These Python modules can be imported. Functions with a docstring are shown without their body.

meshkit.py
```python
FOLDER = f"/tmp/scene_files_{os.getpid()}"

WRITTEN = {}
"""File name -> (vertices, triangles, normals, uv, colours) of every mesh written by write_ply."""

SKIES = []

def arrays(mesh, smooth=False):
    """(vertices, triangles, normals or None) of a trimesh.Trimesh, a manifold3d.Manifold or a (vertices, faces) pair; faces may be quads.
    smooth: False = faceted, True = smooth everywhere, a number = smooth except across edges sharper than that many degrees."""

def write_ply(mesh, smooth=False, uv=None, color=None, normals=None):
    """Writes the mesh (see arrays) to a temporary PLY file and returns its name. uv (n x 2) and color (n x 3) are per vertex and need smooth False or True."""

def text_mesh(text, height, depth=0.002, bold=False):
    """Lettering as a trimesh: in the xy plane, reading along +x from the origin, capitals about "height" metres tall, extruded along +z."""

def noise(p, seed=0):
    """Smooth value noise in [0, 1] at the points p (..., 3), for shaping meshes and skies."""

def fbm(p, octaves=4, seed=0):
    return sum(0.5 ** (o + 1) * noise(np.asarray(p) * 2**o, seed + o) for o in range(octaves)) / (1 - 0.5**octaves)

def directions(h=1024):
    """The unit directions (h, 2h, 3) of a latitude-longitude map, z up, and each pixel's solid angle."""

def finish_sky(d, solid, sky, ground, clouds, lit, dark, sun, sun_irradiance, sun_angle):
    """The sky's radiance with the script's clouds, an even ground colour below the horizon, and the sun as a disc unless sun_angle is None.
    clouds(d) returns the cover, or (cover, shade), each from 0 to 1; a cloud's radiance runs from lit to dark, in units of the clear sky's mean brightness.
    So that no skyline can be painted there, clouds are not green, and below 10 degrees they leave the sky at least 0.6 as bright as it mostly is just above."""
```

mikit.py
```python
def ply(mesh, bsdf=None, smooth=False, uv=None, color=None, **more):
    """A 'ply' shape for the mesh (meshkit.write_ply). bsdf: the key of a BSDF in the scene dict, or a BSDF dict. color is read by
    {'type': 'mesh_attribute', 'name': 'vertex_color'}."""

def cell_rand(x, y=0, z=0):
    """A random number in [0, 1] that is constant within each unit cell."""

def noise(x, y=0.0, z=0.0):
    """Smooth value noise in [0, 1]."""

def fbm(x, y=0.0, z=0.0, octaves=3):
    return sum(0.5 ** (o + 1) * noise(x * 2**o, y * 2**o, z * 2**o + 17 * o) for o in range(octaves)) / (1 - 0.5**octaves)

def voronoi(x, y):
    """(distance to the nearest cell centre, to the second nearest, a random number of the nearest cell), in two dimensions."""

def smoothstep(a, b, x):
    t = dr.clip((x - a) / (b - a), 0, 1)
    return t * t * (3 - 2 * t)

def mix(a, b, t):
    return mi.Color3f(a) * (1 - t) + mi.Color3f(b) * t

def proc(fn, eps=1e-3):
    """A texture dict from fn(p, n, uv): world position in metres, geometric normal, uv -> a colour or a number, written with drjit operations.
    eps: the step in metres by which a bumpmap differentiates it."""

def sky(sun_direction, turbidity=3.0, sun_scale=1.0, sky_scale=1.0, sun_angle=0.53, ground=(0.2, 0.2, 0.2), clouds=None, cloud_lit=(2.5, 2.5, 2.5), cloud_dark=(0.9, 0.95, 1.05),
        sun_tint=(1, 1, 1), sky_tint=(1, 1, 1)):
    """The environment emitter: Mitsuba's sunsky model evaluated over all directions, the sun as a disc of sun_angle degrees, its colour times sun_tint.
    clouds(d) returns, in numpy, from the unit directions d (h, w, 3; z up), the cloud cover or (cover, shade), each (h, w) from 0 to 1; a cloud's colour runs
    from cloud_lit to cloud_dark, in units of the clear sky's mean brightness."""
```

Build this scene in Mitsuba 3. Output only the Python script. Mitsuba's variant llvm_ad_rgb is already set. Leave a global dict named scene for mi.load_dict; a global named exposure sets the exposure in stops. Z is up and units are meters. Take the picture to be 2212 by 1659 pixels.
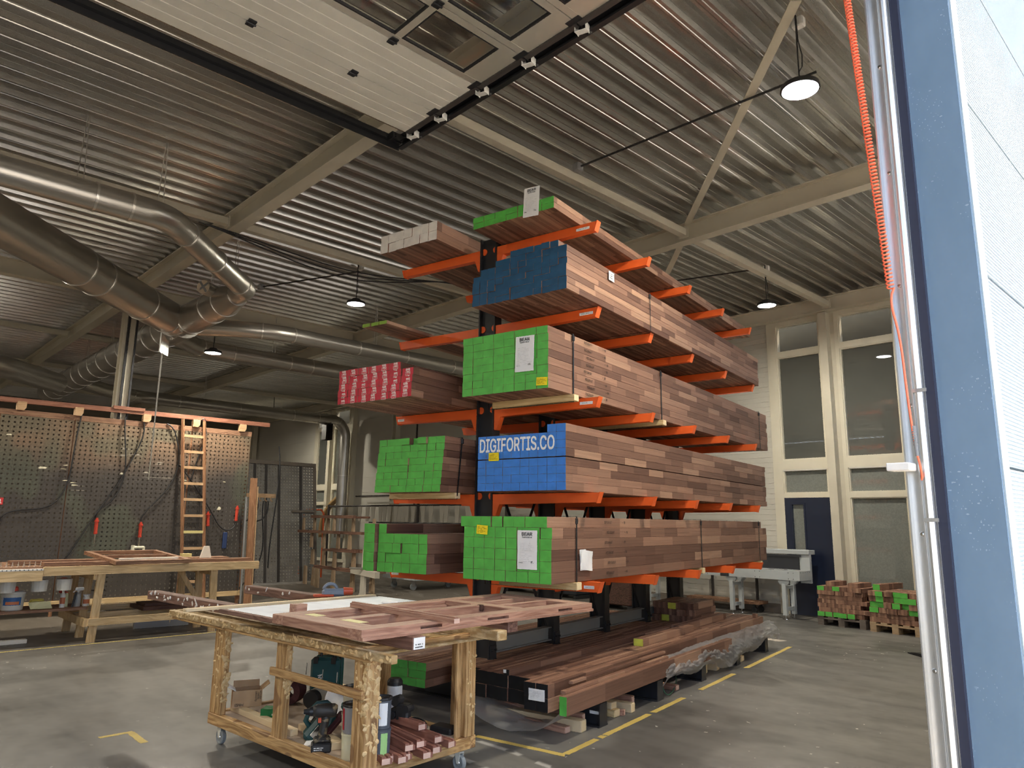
import math, random
import numpy as np, trimesh, manifold3d
import drjit as dr
import mitsuba as mi
import mikit, meshkit
from mikit import noise, fbm, voronoi, cell_rand, smoothstep, mix, proc
from shapely.geometry import Polygon, Point, box as sbox

T = mi.ScalarTransform4f
random.seed(7)
R = random.Random(11)
scene, labels = {}, {}

# ---------------------------------------------------------------- camera, sky, lamps, exposure
# x: out of the hall through the door (the hall lies towards -x), y: along the front wall, z: up, metres
exposure = 2.7
CAM = np.array([0.0, 0.0, 1.6])
FWD = np.array([-0.71249, 0.67628, 0.18705]); FWD /= np.linalg.norm(FWD)
_r = np.cross(FWD, [0, 0, 1]); _r /= np.linalg.norm(_r); _u = np.cross(_r, FWD)
ROLL = math.radians(0.768)
UP = -_r * math.sin(ROLL) + _u * math.cos(ROLL)
scene['camera'] = {'type': 'perspective', 'fov': 2 * math.degrees(math.atan(1106 / 1560.26)), 'fov_axis': 'x', 'near_clip': 0.05, 'far_clip': 300.0,
                   'to_world': T().look_at(origin=CAM.tolist(), target=(CAM + FWD).tolist(), up=UP.tolist())}

def cloud_fn(d):
    n = meshkit.fbm(d * np.array([2.0, 2.0, 3.0]) + 4.0)
    return np.clip((n - 0.30) * 3.0, 0, 1), np.clip((n - 0.5) * 1.5, 0, 1)

scene['sky'] = mikit.sky((0.12, 0.52, 0.85), turbidity=3.0, sun_scale=1.5, sky_scale=2.4, ground=(0.3, 0.3, 0.3), clouds=cloud_fn,
                         cloud_lit=(1.9, 1.9, 1.9), cloud_dark=(1.1, 1.15, 1.25), sun_tint=(1.0, 0.97, 0.92))
LAMP_RADIANCE = (120.0, 110.0, 90.0)
LAMP_SPOTS = [(-2.28, 5.37, 5.1), (-5.34, 10.75, 5.1), (-10.13, 6.03, 5.1), (-13.2, 4.93, 4.575), (-23.2, 10.86, 5.1), (-10.1, .35, 5.1), (-15.6, .6, 5.1), (-10.2, -3.5, 5.1), (-17.0, -3.5, 5.1), (-5.5, -3.5, 5.1), (-26.0, -1.0, 5.1)]

# ---------------------------------------------------------------- helpers
DA = math.radians(-10.82)
RX = np.array([math.cos(DA), -math.sin(DA), 0.0]); RY = np.array([math.sin(DA), math.cos(DA), 0.0])
def frame(ex, ey, ez=(0, 0, 1), o=(0, 0, 0)):
    m = np.eye(4); m[:3, 0], m[:3, 1], m[:3, 2], m[:3, 3] = ex, ey, ez, o
    return m
RACK = frame(RX, RY)                       # the storage rack stands turned about 11 degrees in the hall
def rk(a, b, c=0.0): return RX * a + RY * b + np.array([0, 0, c])
def rot(axis, deg, o=(0, 0, 0)): return trimesh.transformations.rotation_matrix(math.radians(deg), axis, o)
def shift(x, y, z): return trimesh.transformations.translation_matrix((x, y, z))
def rz(deg, o=(0, 0, 0)):
    m = rot((0, 0, 1), deg); m[:3, 3] = o
    return m

def num(key):
    if key not in scene and key not in labels: return key
    k = 1
    while f'{key}_{k:03d}' in scene or f'{key}_{k:03d}' in labels: k += 1
    return f'{key}_{k:03d}'
_next = {}
def num(key):
    k = _next.get(key, 0); _next[key] = k + 1
    return key if k == 0 else f'{key}_{k:03d}'

def put(key, mesh, bsdf, smooth=False, uv=None, tw=None, **more):
    """One entry of the scene."""
    d = mikit.ply(mesh, bsdf, smooth, uv=uv, **more) if not isinstance(mesh, dict) else dict(mesh)
    if tw is not None: d['to_world'] = T(np.asarray(tw, float).tolist())
    scene[key] = d
    return key
def tag(key, label=None, cat=None, group=None, kind=None):
    e = labels.setdefault(key, {})
    if label: e['label'] = label
    if cat: e['category'] = cat
    if group: e['group'] = group
    if kind: e['kind'] = kind
    return key
def thing(name, label, cat, group=None):
    return tag(num(name), label, cat, group)
def part(parent, name, mesh, bsdf, smooth=False, label=None, kind=None, **k):
    key = num(parent + '__' + name)
    put(key, mesh, bsdf, smooth, **k)
    if label or kind: tag(key, label, kind=kind)
    return key
def solo(name, mesh, bsdf, label, cat, group=None, smooth=False, **k):
    key = thing(name, label, cat, group)
    put(key, mesh, bsdf, smooth, **k)
    return key
def struct(name, mesh, bsdf, smooth=False, label=None, **k):
    put(name, mesh, bsdf, smooth, **k)
    tag(name, label, kind='structure')
    return name

def xf(mesh, m):
    v, f = mesh
    return v @ np.asarray(m)[:3, :3].T + np.asarray(m)[:3, 3], f
def tri(mesh):
    """(v, f) of a trimesh or manifold, triangles."""
    if hasattr(mesh, 'to_mesh'):
        m = mesh.to_mesh(); return np.array(m.vert_properties[:, :3], float), np.array(m.tri_verts, int)
    if isinstance(mesh, tuple):
        v, f = np.asarray(mesh[0], float), np.asarray(mesh[1], int)
        if f.shape[1] == 4: f = np.vstack([f[:, [0, 1, 2]], f[:, [0, 2, 3]]])
        return v, f
    return np.array(mesh.vertices, float), np.array(mesh.faces, int)
def join(*ms):
    vs, fs, n = [], [], 0
    for m in ms:
        v, f = tri(m); vs.append(v); fs.append(f + n); n += len(v)
    return np.vstack(vs), np.vstack(fs)
_BF = np.array([[0, 1, 3], [0, 3, 2], [4, 6, 7], [4, 7, 5], [0, 4, 5], [0, 5, 1], [2, 3, 7], [2, 7, 6], [0, 2, 6], [0, 6, 4], [1, 5, 7], [1, 7, 3]])
def box(lo, hi, m=None):
    v = np.array([[x, y, z] for x in (lo[0], hi[0]) for y in (lo[1], hi[1]) for z in (lo[2], hi[2])], float)
    return xf((v, _BF), m) if m is not None else (v, _BF)
def cbox(c, s, m=None):
    c, s = np.asarray(c, float), np.asarray(s, float) / 2
    return box(c - s, c + s, m)
def prism(pts, z0, z1, m=None):
    """Convex polygon (counter-clockwise, xy) extruded along z."""
    p = np.asarray(pts, float); n = len(p)
    v = np.vstack([np.c_[p, np.full(n, z0)], np.c_[p, np.full(n, z1)]])
    i = np.arange(n); j = (i + 1) % n
    f = np.vstack([np.c_[i, j, j + n], np.c_[i, j + n, i + n], [[0, k + 1, k] for k in range(1, n - 1)], [[n, n + k, n + k + 1] for k in range(1, n - 1)]])
    return xf((v, f), m) if m is not None else (v, f)
def poly(pts, z0, z1, m=None, holes=()):
    """Any polygon extruded along z."""
    g = trimesh.creation.extrude_polygon(Polygon(pts, holes), z1 - z0, engine='earcut')
    v, f = tri(g); v = v + [0, 0, z0]
    return xf((v, f), m) if m is not None else (v, f)
def rbox(lo, hi, c, m=None):
    """Box with bevelled edges of width c."""
    lo, hi = np.asarray(lo, float), np.asarray(hi, float)
    pts = []
    for a in range(3):
        for s in range(8):
            e = [(s >> k) & 1 for k in range(3)]
            p = [lo[k] + (0 if k == a else c) if not e[k] else hi[k] - (0 if k == a else c) for k in range(3)]
            pts.append(p)
    h = trimesh.convex.convex_hull(np.array(pts))
    v, f = tri(h)
    return xf((v, f), m) if m is not None else (v, f)
AX = {'x': np.array([[0, 0, 1, 0], [1, 0, 0, 0], [0, 1, 0, 0], [0, 0, 0, 1.0]]),   # prism drawn in (y, z), along x
      'y': np.array([[1, 0, 0, 0], [0, 0, -1, 0], [0, 1, 0, 0], [0, 0, 0, 1.0]]),   # drawn in (x, z), along -y
      'z': np.eye(4)}
def cyl(p0, p1, r0, r1=None, n=16, caps=True):
    p0, p1 = np.asarray(p0, float), np.asarray(p1, float); r1 = r0 if r1 is None else r1
    d = p1 - p0; L = np.linalg.norm(d); d = d / L
    a = np.cross(d, [0, 0, 1] if abs(d[2]) < .9 else [1, 0, 0]); a /= np.linalg.norm(a); b = np.cross(d, a)
    t = np.arange(n) * 2 * np.pi / n
    ring = np.cos(t)[:, None] * a + np.sin(t)[:, None] * b
    v = np.vstack([p0 + ring * r0, p1 + ring * r1, [p0], [p1]])
    i = np.arange(n); j = (i + 1) % n
    f = [np.c_[i, j, j + n], np.c_[i, j + n, i + n]]
    if caps: f += [np.c_[j, i, i * 0 + 2 * n], np.c_[i + n, j + n, i * 0 + 2 * n + 1]]
    return v, np.vstack(f)
def tube(path, r, n=8, caps=True):
    p = np.asarray(path, float); k = len(p)
    t = np.gradient(p, axis=0); t /= np.linalg.norm(t, axis=1, keepdims=True) + 1e-12
    a = np.cross(t[0], [0, 0, 1] if abs(t[0][2]) < .9 else [1, 0, 0]); a /= np.linalg.norm(a)
    rr = np.broadcast_to(np.asarray(r, float), (k,))
    V, ang = [], np.arange(n) * 2 * np.pi / n
    for q in range(k):
        a = a - t[q] * (a @ t[q]); a /= np.linalg.norm(a) + 1e-12
        b = np.cross(t[q], a)
        V.append(p[q] + rr[q] * (np.cos(ang)[:, None] * a + np.sin(ang)[:, None] * b))
    V = np.vstack(V)
    i, j = np.meshgrid(np.arange(k - 1), np.arange(n), indexing='ij'); j2 = (j + 1) % n
    q0, q1, q2, q3 = (i * n + j).ravel(), (i * n + j2).ravel(), ((i + 1) * n + j2).ravel(), ((i + 1) * n + j).ravel()
    F = np.vstack([np.c_[q0, q1, q2], np.c_[q0, q2, q3]])
    if caps:
        V = np.vstack([V, p[:1], p[-1:]]); c0, c1 = len(V) - 2, len(V) - 1
        z = np.arange(n); z2 = (z + 1) % n
        F = np.vstack([F, np.c_[z2, z, z * 0 + c0], np.c_[(k - 1) * n + z, (k - 1) * n + z2, z * 0 + c1]])
    return V, F
def lathe(prof, n=28, m=None):
    """Profile of (r, z) from bottom to top, turned about z."""
    prof = np.asarray(prof, float); k = len(prof)
    t = np.arange(n) * 2 * np.pi / n
    v = np.vstack([np.c_[r * np.cos(t), r * np.sin(t), np.full(n, z)] for r, z in prof])
    i, j = np.meshgrid(np.arange(k - 1), np.arange(n), indexing='ij'); j2 = (j + 1) % n
    f = np.vstack([np.c_[(i * n + j).ravel(), (i * n + j2).ravel(), ((i + 1) * n + j2).ravel()], np.c_[(i * n + j).ravel(), ((i + 1) * n + j2).ravel(), ((i + 1) * n + j).ravel()]])
    return xf((v, f), m) if m is not None else (v, f)
def arc(c, r, a0, a1, ex, ey, n=8):
    c, ex, ey = (np.asarray(q, float) for q in (c, ex, ey))
    return [c + r * (math.cos(a) * ex + math.sin(a) * ey) for a in np.radians(np.linspace(a0, a1, n))]
def spline(pts, n=40):
    p = np.asarray(pts, float); t = np.r_[0, np.cumsum(np.linalg.norm(np.diff(p, axis=0), axis=1))]
    from scipy.interpolate import CubicSpline
    return CubicSpline(t, p)(np.linspace(0, t[-1], n))
def ibeam(L, h, w, tf, tw, m=None):
    """I section: length along y, web upright."""
    return join(*[box(a, b, m) for a, b in (((-w / 2, 0, 0), (w / 2, L, tf)), ((-w / 2, 0, h - tf), (w / 2, L, h)), ((-tw / 2, 0, tf), (tw / 2, L, h - tf)))])
def text(s, h, m, depth=0.0012, bold=False, sx=1.0, center=True):
    """Lettering in the plane of frame m (x right, y up, z out)."""
    v, f = tri(meshkit.text_mesh(s, h, depth, bold))
    v = v * [sx, 1, 1]
    if center: v[:, 0] -= (v[:, 0].min() + v[:, 0].max()) / 2
    return xf((v, f), m)
def scribble(w, h, rows, m, seed, lh=0.35, depth=0.0006, gap=0.25):
    """Lines of small print: broken strokes."""
    r, out = random.Random(seed), []
    for k in range(rows):
        y = h / 2 - h * (k + .5) / rows; x = -w / 2
        end = w / 2 - r.random() * w * .4
        while x < end:
            d = w * (.05 + .16 * r.random())
            out.append(box((x, y - lh * h / rows / 2, 0), (min(x + d, end + .01), y + lh * h / rows / 2, depth), m))
            x += d + w * .03 + (w * gap * r.random() if r.random() < .25 else 0)
    return join(*out)

# ---------------------------------------------------------------- materials
def two(d): return {'type': 'twosided', 'bsdf': d}
def rgb(*c): return {'type': 'rgb', 'value': list(c)}
def pr(name, color, rough=.5, metal=0.0, spec=.5, **k):
    c = color if isinstance(color, dict) else rgb(*color)
    scene[name] = two({'type': 'principled', 'base_color': c, 'roughness': rough, 'metallic': metal, 'specular': spec, **k})
    return name
F = mi.Float
def dotc(p, v): return p.x * float(v[0]) + p.y * float(v[1]) + p.z * float(v[2])

def timber_tex(p, n, uv):
    """Laminated hardwood beams: a tone for each beam, finger-jointed blocks along it, fine grain. uv: offset from the beam's own axis."""
    a, b = dotc(p, RX) - uv.x, p.z - uv.y
    y = dotc(p, RY)
    ia, ib = dr.floor(a * 31.0 + .37), dr.floor(b * 43.0 + .21)
    r0 = cell_rand(ia, ib, 3)
    lam = dr.floor((dotc(p, RX) - a) * 26.0 + .5)
    L = 0.28 + 0.5 * cell_rand(ia, ib, 9)
    blk = dr.floor(y / L + r0 * 7.0)
    r1 = cell_rand(blk, ia * 57 + ib, 5 + lam)
    g = fbm(y * 2.2 + r1 * 31, (dotc(p, RX) + p.z * 1.3) * 95 + r1 * 17, r0 * 9, 3)
    tone = .62 * r1 + .38 * r0
    c = mix(mi.Color3f(.120, .060, .042), mi.Color3f(.33, .185, .125), smoothstep(0.0, 1.05, tone))
    c = mix(c, mi.Color3f(.37, .225, .15), smoothstep(.82, .97, r1) * .75)
    return c * (.74 + .5 * g)
pr('m_timber', proc(timber_tex), .55, spec=.35)
def grain_tex(dark, light, sc=1.0, axis=None):
    def fn(p, n, uv):
        if axis is None:
            q = [p.x, p.y, p.z]
        else:
            q = [dotc(p, axis[0]), dotc(p, axis[1]), dotc(p, axis[2])]
        w = fbm(q[0] * 3.0 * sc, q[1] * 3.0 * sc, q[2] * 3.0 * sc, 2)
        g = fbm(q[0] * 4 * sc + w * 3, q[1] * 60 * sc + w * 5, q[2] * 60 * sc + w * 5, 3)
        return mix(dark, light, smoothstep(.2, .8, g)) * (.85 + .3 * w)
    return proc(fn)
# ---------------------------------------------------------------- the hall
def floor_tex(p, n, uv):
    w = fbm(p.x * .35 + 3, p.y * .35, 0, 4)
    s = fbm(p.x * 1.6 + w * 2, p.y * 5.0, 2.0, 4)
    t = fbm(p.x * 9 + 7, p.y * 9, 1.0, 3)
    c = mix(mi.Color3f(.088, .085, .080), mi.Color3f(.165, .158, .148), smoothstep(.25, .75, .5 * w + .35 * s + .15 * t))
    c = mix(c, mi.Color3f(.125, .10, .075), smoothstep(-9.0, -13.0, p.x) * .55)
    st = smoothstep(.62, .72, fbm(p.x * .9 + 11, p.y * .9 + 5, 4.0, 3))
    c = c * (1 - .28 * st)
    sw = smoothstep(.60, .72, fbm(p.x * 1.1 + p.y * 2.2, p.y * .5 - p.x * .3, 9.0, 4)) * smoothstep(.35, .6, fbm(p.x * .5, p.y * .5, 21.0, 2))
    c = mix(c, mi.Color3f(.26, .245, .22), sw * .33)
    # pale concrete strip across the floor at the column line, with broken edges
    yy = p.y + .05 * (noise(p.x * 3, 1.0, 5.0) - .5)
    band = smoothstep(3.42, 3.46, yy) * (1 - smoothstep(3.78, 3.82, yy)) * smoothstep(-6.6, -5.0, p.x)
    edge = (smoothstep(3.40, 3.43, yy) * (1 - smoothstep(3.45, 3.48, yy)) + smoothstep(3.76, 3.79, yy) * (1 - smoothstep(3.80, 3.84, yy))) * smoothstep(-5.6, -4.6, p.x) * smoothstep(.35, .5, noise(p.x * 11, p.y * 11, 2.0))
    c = mix(c, mi.Color3f(.22, .21, .185) * (.7 + .6 * s), band * .75)
    c = mix(c, mi.Color3f(.55, .53, .49), edge * .7)
    sp, s2, rn = voronoi(p.x * 4.5 + .6 * t, p.y * 4.5)
    dots = (1 - smoothstep(.05, .09, sp * (1.0 + 2.2 * cell_rand(dr.floor(rn * 97), 1, 1)))) * smoothstep(.55, .6, rn)
    c = mix(c, mi.Color3f(.50, .48, .44), dots * .75 * smoothstep(.45, .6, fbm(p.x * .7 + 2, p.y * .7, 33.0, 2)))
    return c
scene['m_floor'] = two({'type': 'principled', 'base_color': proc(floor_tex), 'specular': .5,
                        'roughness': proc(lambda p, n, uv: .30 + .30 * fbm(p.x * .8, p.y * 2.2, 6.0, 4))})
pr('m_pave', proc(lambda p, n, uv: mix(mi.Color3f(.34, .33, .31), mi.Color3f(.44, .43, .40), fbm(p.x * 3, p.y * 3, 0, 4))), .85)
pr('m_cream', proc(lambda p, n, uv: mix(mi.Color3f(.50, .46, .37), mi.Color3f(.60, .56, .46), fbm(p.x * 2 + p.z, p.y * 2, p.z * 2, 3))), .45)
pr('m_frame', proc(lambda p, n, uv: mix(mi.Color3f(.58, .54, .43), mi.Color3f(.68, .64, .53), fbm(p.x * 3, p.y * 2, p.z * 1.3, 3))), .4)
pr('m_wall', proc(lambda p, n, uv: mix(mi.Color3f(.50, .48, .42), mi.Color3f(.62, .60, .54), fbm(p.x * .6, p.y * .6, p.z * .8, 4)) * (.93 + .12 * noise(p.x * .9, p.y * .9, 3.3))), .5)
pr('m_wall_back', proc(lambda p, n, uv: mix(mi.Color3f(.20, .17, .14), mi.Color3f(.28, .24, .20), fbm(p.y * .6, p.z * .8, 1, 3))), .6)
def zinc_tex(p, n, uv):
    a = cell_rand(dr.floor(p.x * 260), dr.floor(p.y * 260), dr.floor(p.z * 260))
    return mix(mi.Color3f(.40, .40, .39), mi.Color3f(.78, .77, .74), .6 * a + .4 * fbm(p.x * 5, p.y * 1.5, p.z * 5, 3))
scene['m_deck'] = two({'type': 'principled', 'base_color': proc(zinc_tex), 'metallic': .92, 'specular': .5,
                       'roughness': proc(lambda p, n, uv: .12 + .16 * cell_rand(dr.floor(p.x * 170), dr.floor(p.y * 170), dr.floor(p.z * 170)))})
pr('m_duct', proc(lambda p, n, uv: mix(mi.Color3f(.42, .40, .37), mi.Color3f(.60, .58, .54), fbm(p.x * 2, p.y * 2, p.z * 3, 4))), .30, .9)
pr('m_galv', proc(lambda p, n, uv: mix(mi.Color3f(.55, .56, .56), mi.Color3f(.75, .75, .74), fbm(p.x * 8, p.y * 8, p.z * 2, 3))), .33, .85)
pr('m_seam', (.72, .70, .66), .25, .9)
pr('m_darksteel', (.035, .037, .042), .38, .6)
pr('m_black', (.018, .018, .020), .45)
pr('m_blacksteel', proc(lambda p, n, uv: mix(mi.Color3f(.012, .013, .016), mi.Color3f(.034, .035, .04), fbm(p.x * 6, p.y * 6, p.z * 3, 3))), .36)
pr('m_orange', proc(lambda p, n, uv: mix(mi.Color3f(.80, .115, .022), mi.Color3f(.92, .165, .035), fbm(p.x * 5, p.y * 5, p.z * 7, 3))), .36, spec=.5)
pr('m_navy', (.010, .016, .038), .35)
pr('m_trimblue', proc(lambda p, n, uv: mix(mi.Color3f(.115, .185, .270), mi.Color3f(.145, .220, .315), fbm(p.x * 9, p.y * 9, p.z * 3, 4)) + mi.Color3f(.5) * smoothstep(.86, .92, noise(p.x * 150, p.y * 150, p.z * 90)) * smoothstep(.62, .75, noise(p.x * 9, p.z * 7, 2)) * .25), .42)
pr('m_siding', (.30, .37, .42), .4)
pr('m_doorpanel', proc(lambda p, n, uv: mix(mi.Color3f(.58, .56, .50), mi.Color3f(.64, .62, .56), fbm(p.x * 2, p.y * 2, 0, 2))), .4)
pr('m_film', proc(lambda p, n, uv: mix(mi.Color3f(.165, .18, .165), mi.Color3f(.23, .245, .225), .4 * fbm(p.x * 1.2, p.z * 1.0, 0, 3) + .6 * noise(p.x * 60, p.z * 60, 1))), .8)
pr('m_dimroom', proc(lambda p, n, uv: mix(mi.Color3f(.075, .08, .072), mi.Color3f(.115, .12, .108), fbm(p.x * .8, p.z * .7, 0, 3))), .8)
scene['m_glass'] = {'type': 'thindielectric', 'int_ior': 1.52}
pr('m_white', (.72, .71, .68), .5)
pr('m_chrome', (.75, .75, .75), .15, 1.0)
pr('m_paper', (.80, .80, .80), .7)
pr('m_ink', (.03, .03, .035), .7)
pr('m_softink', (.34, .34, .36), .7)
pr('m_yellowlabel', (.86, .68, .015), .55)
pr('m_tape', proc(lambda p, n, uv: mix(mi.Color3f(.46, .33, .09), mi.Color3f(.60, .45, .13), fbm(p.x * 6, p.y * 6, 0, 3))), .6)

struct('floor', box((-32, -10, -.12), (-.77, 13.4, 0)), 'm_floor', label='smooth dark grey concrete hall floor with worn patches and paint specks')
struct('pavement', box((-.77, -14, -.12), (16, 20, -.004)), 'm_pave', label='concrete pavement outside the doorway')
# roof deck: galvanised trapezoidal sheet, ribs along y
P0 = .27; ZD = 5.79
prof = []
for k in range(-118, 1):
    x = k * P0 - .86
    prof += [(x, 0), (x + .018, 0), (x + .024, .008), (x + .034, .008), (x + .040, 0), (x + .058, 0), (x + .072, .05), (x + .078, .052), (x + .098, .13), (x + .135, .13), (x + .142, .122), (x + .168, .122), (x + .175, .13), (x + .228, .13), (x + .248, .052), (x + .254, .05)]
pp = np.array(prof); n = len(pp)
dv = np.vstack([np.c_[pp[:, 0], np.full(n, -9.9), pp[:, 1] + ZD], np.c_[pp[:, 0], np.full(n, 13.25), pp[:, 1] + ZD]])
i = np.arange(n - 1)
struct('ceiling', (dv, np.vstack([np.c_[i, i + 1, i + 1 + n], np.c_[i, i + 1 + n, i + n]])), 'm_deck', label='galvanised steel roof deck with deep trapezoid ribs')
struct('ceiling_cover', box((-32, -10, ZD + .15), (-.5, 13.4, ZD + .3)), 'm_black', label='roof build-up above the steel deck')

# window wall at y = 13.28 with board cladding
YW = 13.28
def clad(x0, x1, z0, z1, pitch=.1, y=YW, t=.12):
    pts = [(y + t, z0)]; z = z1
    right = [(y + t, z1)]
    pl = [(y + t, z0), (y + t, z1)]
    k = int(round((z1 - z0) / pitch)); h = (z1 - z0) / k
    for q in range(k):
        zt = z1 - q * h
        pl += [(y, zt - .0), (y, zt - h + .010), (y + .007, zt - h + .008), (y + .007, zt - h)]
    p = Polygon(pl).buffer(0)
    g = trimesh.creation.extrude_polygon(p, x1 - x0, engine='earcut')
    v, f = tri(g)
    return np.c_[v[:, 2] + x0, v[:, 0], v[:, 1]], f
W1 = (-6.50, -4.17); W2 = (-24.45, -22.12)
struct('wall_right', join(clad(-32, W2[0], 0, 5.95, .5), clad(W2[1], -14.0, 0, 5.95, .5), clad(-14.0, W1[0], 0, 5.95), clad(W1[1], -.8, 0, 5.95),
                          *[box((a, YW, 5.50), (b, YW + .12, 5.95)) for a, b in (W1, W2)]), 'm_wall', label='pale grey board-clad wall with tall windows')
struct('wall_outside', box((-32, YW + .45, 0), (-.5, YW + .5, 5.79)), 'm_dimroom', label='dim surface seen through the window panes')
struct('wall_back', join(box((-31.2, -10, 0), (-31, 13.28, 5.79)), *[box((-31, -10, z), (-30.97, 13.28, z + .05)) for z in np.arange(.1, 5.7, .2)]), 'm_wall_back', label='brownish ribbed wall at the far end of the hall')
struct('wall_left', box((-31.2, -10.1, 0), (-.77, -9.9, 5.79)), 'm_wall', label='wall on the left of the hall, outside the picture')
# front wall with the door opening (y from -0.6 to 3.5, 4.6 m high)
struct('wall_front', join(box((-1.0, 3.52, 0), (-.80, 5.6, 5.95)), box((-1.0, 12.6, 0), (-.80, 13.4, 5.95)), box((-1.0, 5.6, 0), (-.80, 12.6, 3.55)), box((-1.0, 5.6, 5.25), (-.80, 12.6, 5.95)), box((-1.0, -10, 0), (-.80, -.62, 5.95)), box((-1.0, -.62, 4.62), (-.80, 3.52, 5.95))), 'm_wall', label='front wall around the open loading door')
struct('trim_1', join(box((-1.005, 3.5, 0), (-.772, 3.53, 4.62)), box((-.80, 3.5, 0), (-.772, 3.515, 4.62))), 'm_trimblue', label='blue painted door reveal with white scratches')
struct('trim_2', join(box((-.80, 3.515, 0), (-.765, 3.62, 5.9))), 'm_siding', label='pale folded corner trim beside the blue reveal')
struct('trim_3', join(box((-1.005, -.65, 0), (-.772, -.60, 4.62)), box((-1.005, -.6, 4.60), (-.772, 3.5, 4.64))), 'm_trimblue', label='blue painted door reveal, other side and head')
zj = [-.685 + .845 * k for k in range(9)]
for k in range(8):
    z0, z1 = max(zj[k] + .006, 0), min(zj[k + 1] - .006, 5.95)
    m = int(.833 / .0181); pl = [(-.80, z0), (-.80, z1)]
    for q in range(m):
        a = z1 - (z1 - z0) * q / m; b = z1 - (z1 - z0) * (q + 1) / m; h = a - b
        pl += [(-.768, a), (-.768, a - h * .45), (-.773, a - h * .6), (-.773, a - h * .85)]
    pl += [(-.768, z0)]
    spans = [(3.62, 13.32)] if z1 < 3.6 else [(3.62, 5.55), (12.65, 13.32)]
    for a_, b_ in spans:
        v, f = tri(trimesh.creation.extrude_polygon(Polygon(pl), b_ - a_, engine='earcut'))
        part('wall_front', 'siding_panel', (np.c_[v[:, 0], v[:, 2] + a_, v[:, 1]], f), 'm_siding')
    part('wall_front', 'siding_panel', box((-.80, -10, z0), (-.768, -.65, z1)), 'm_siding')

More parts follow.
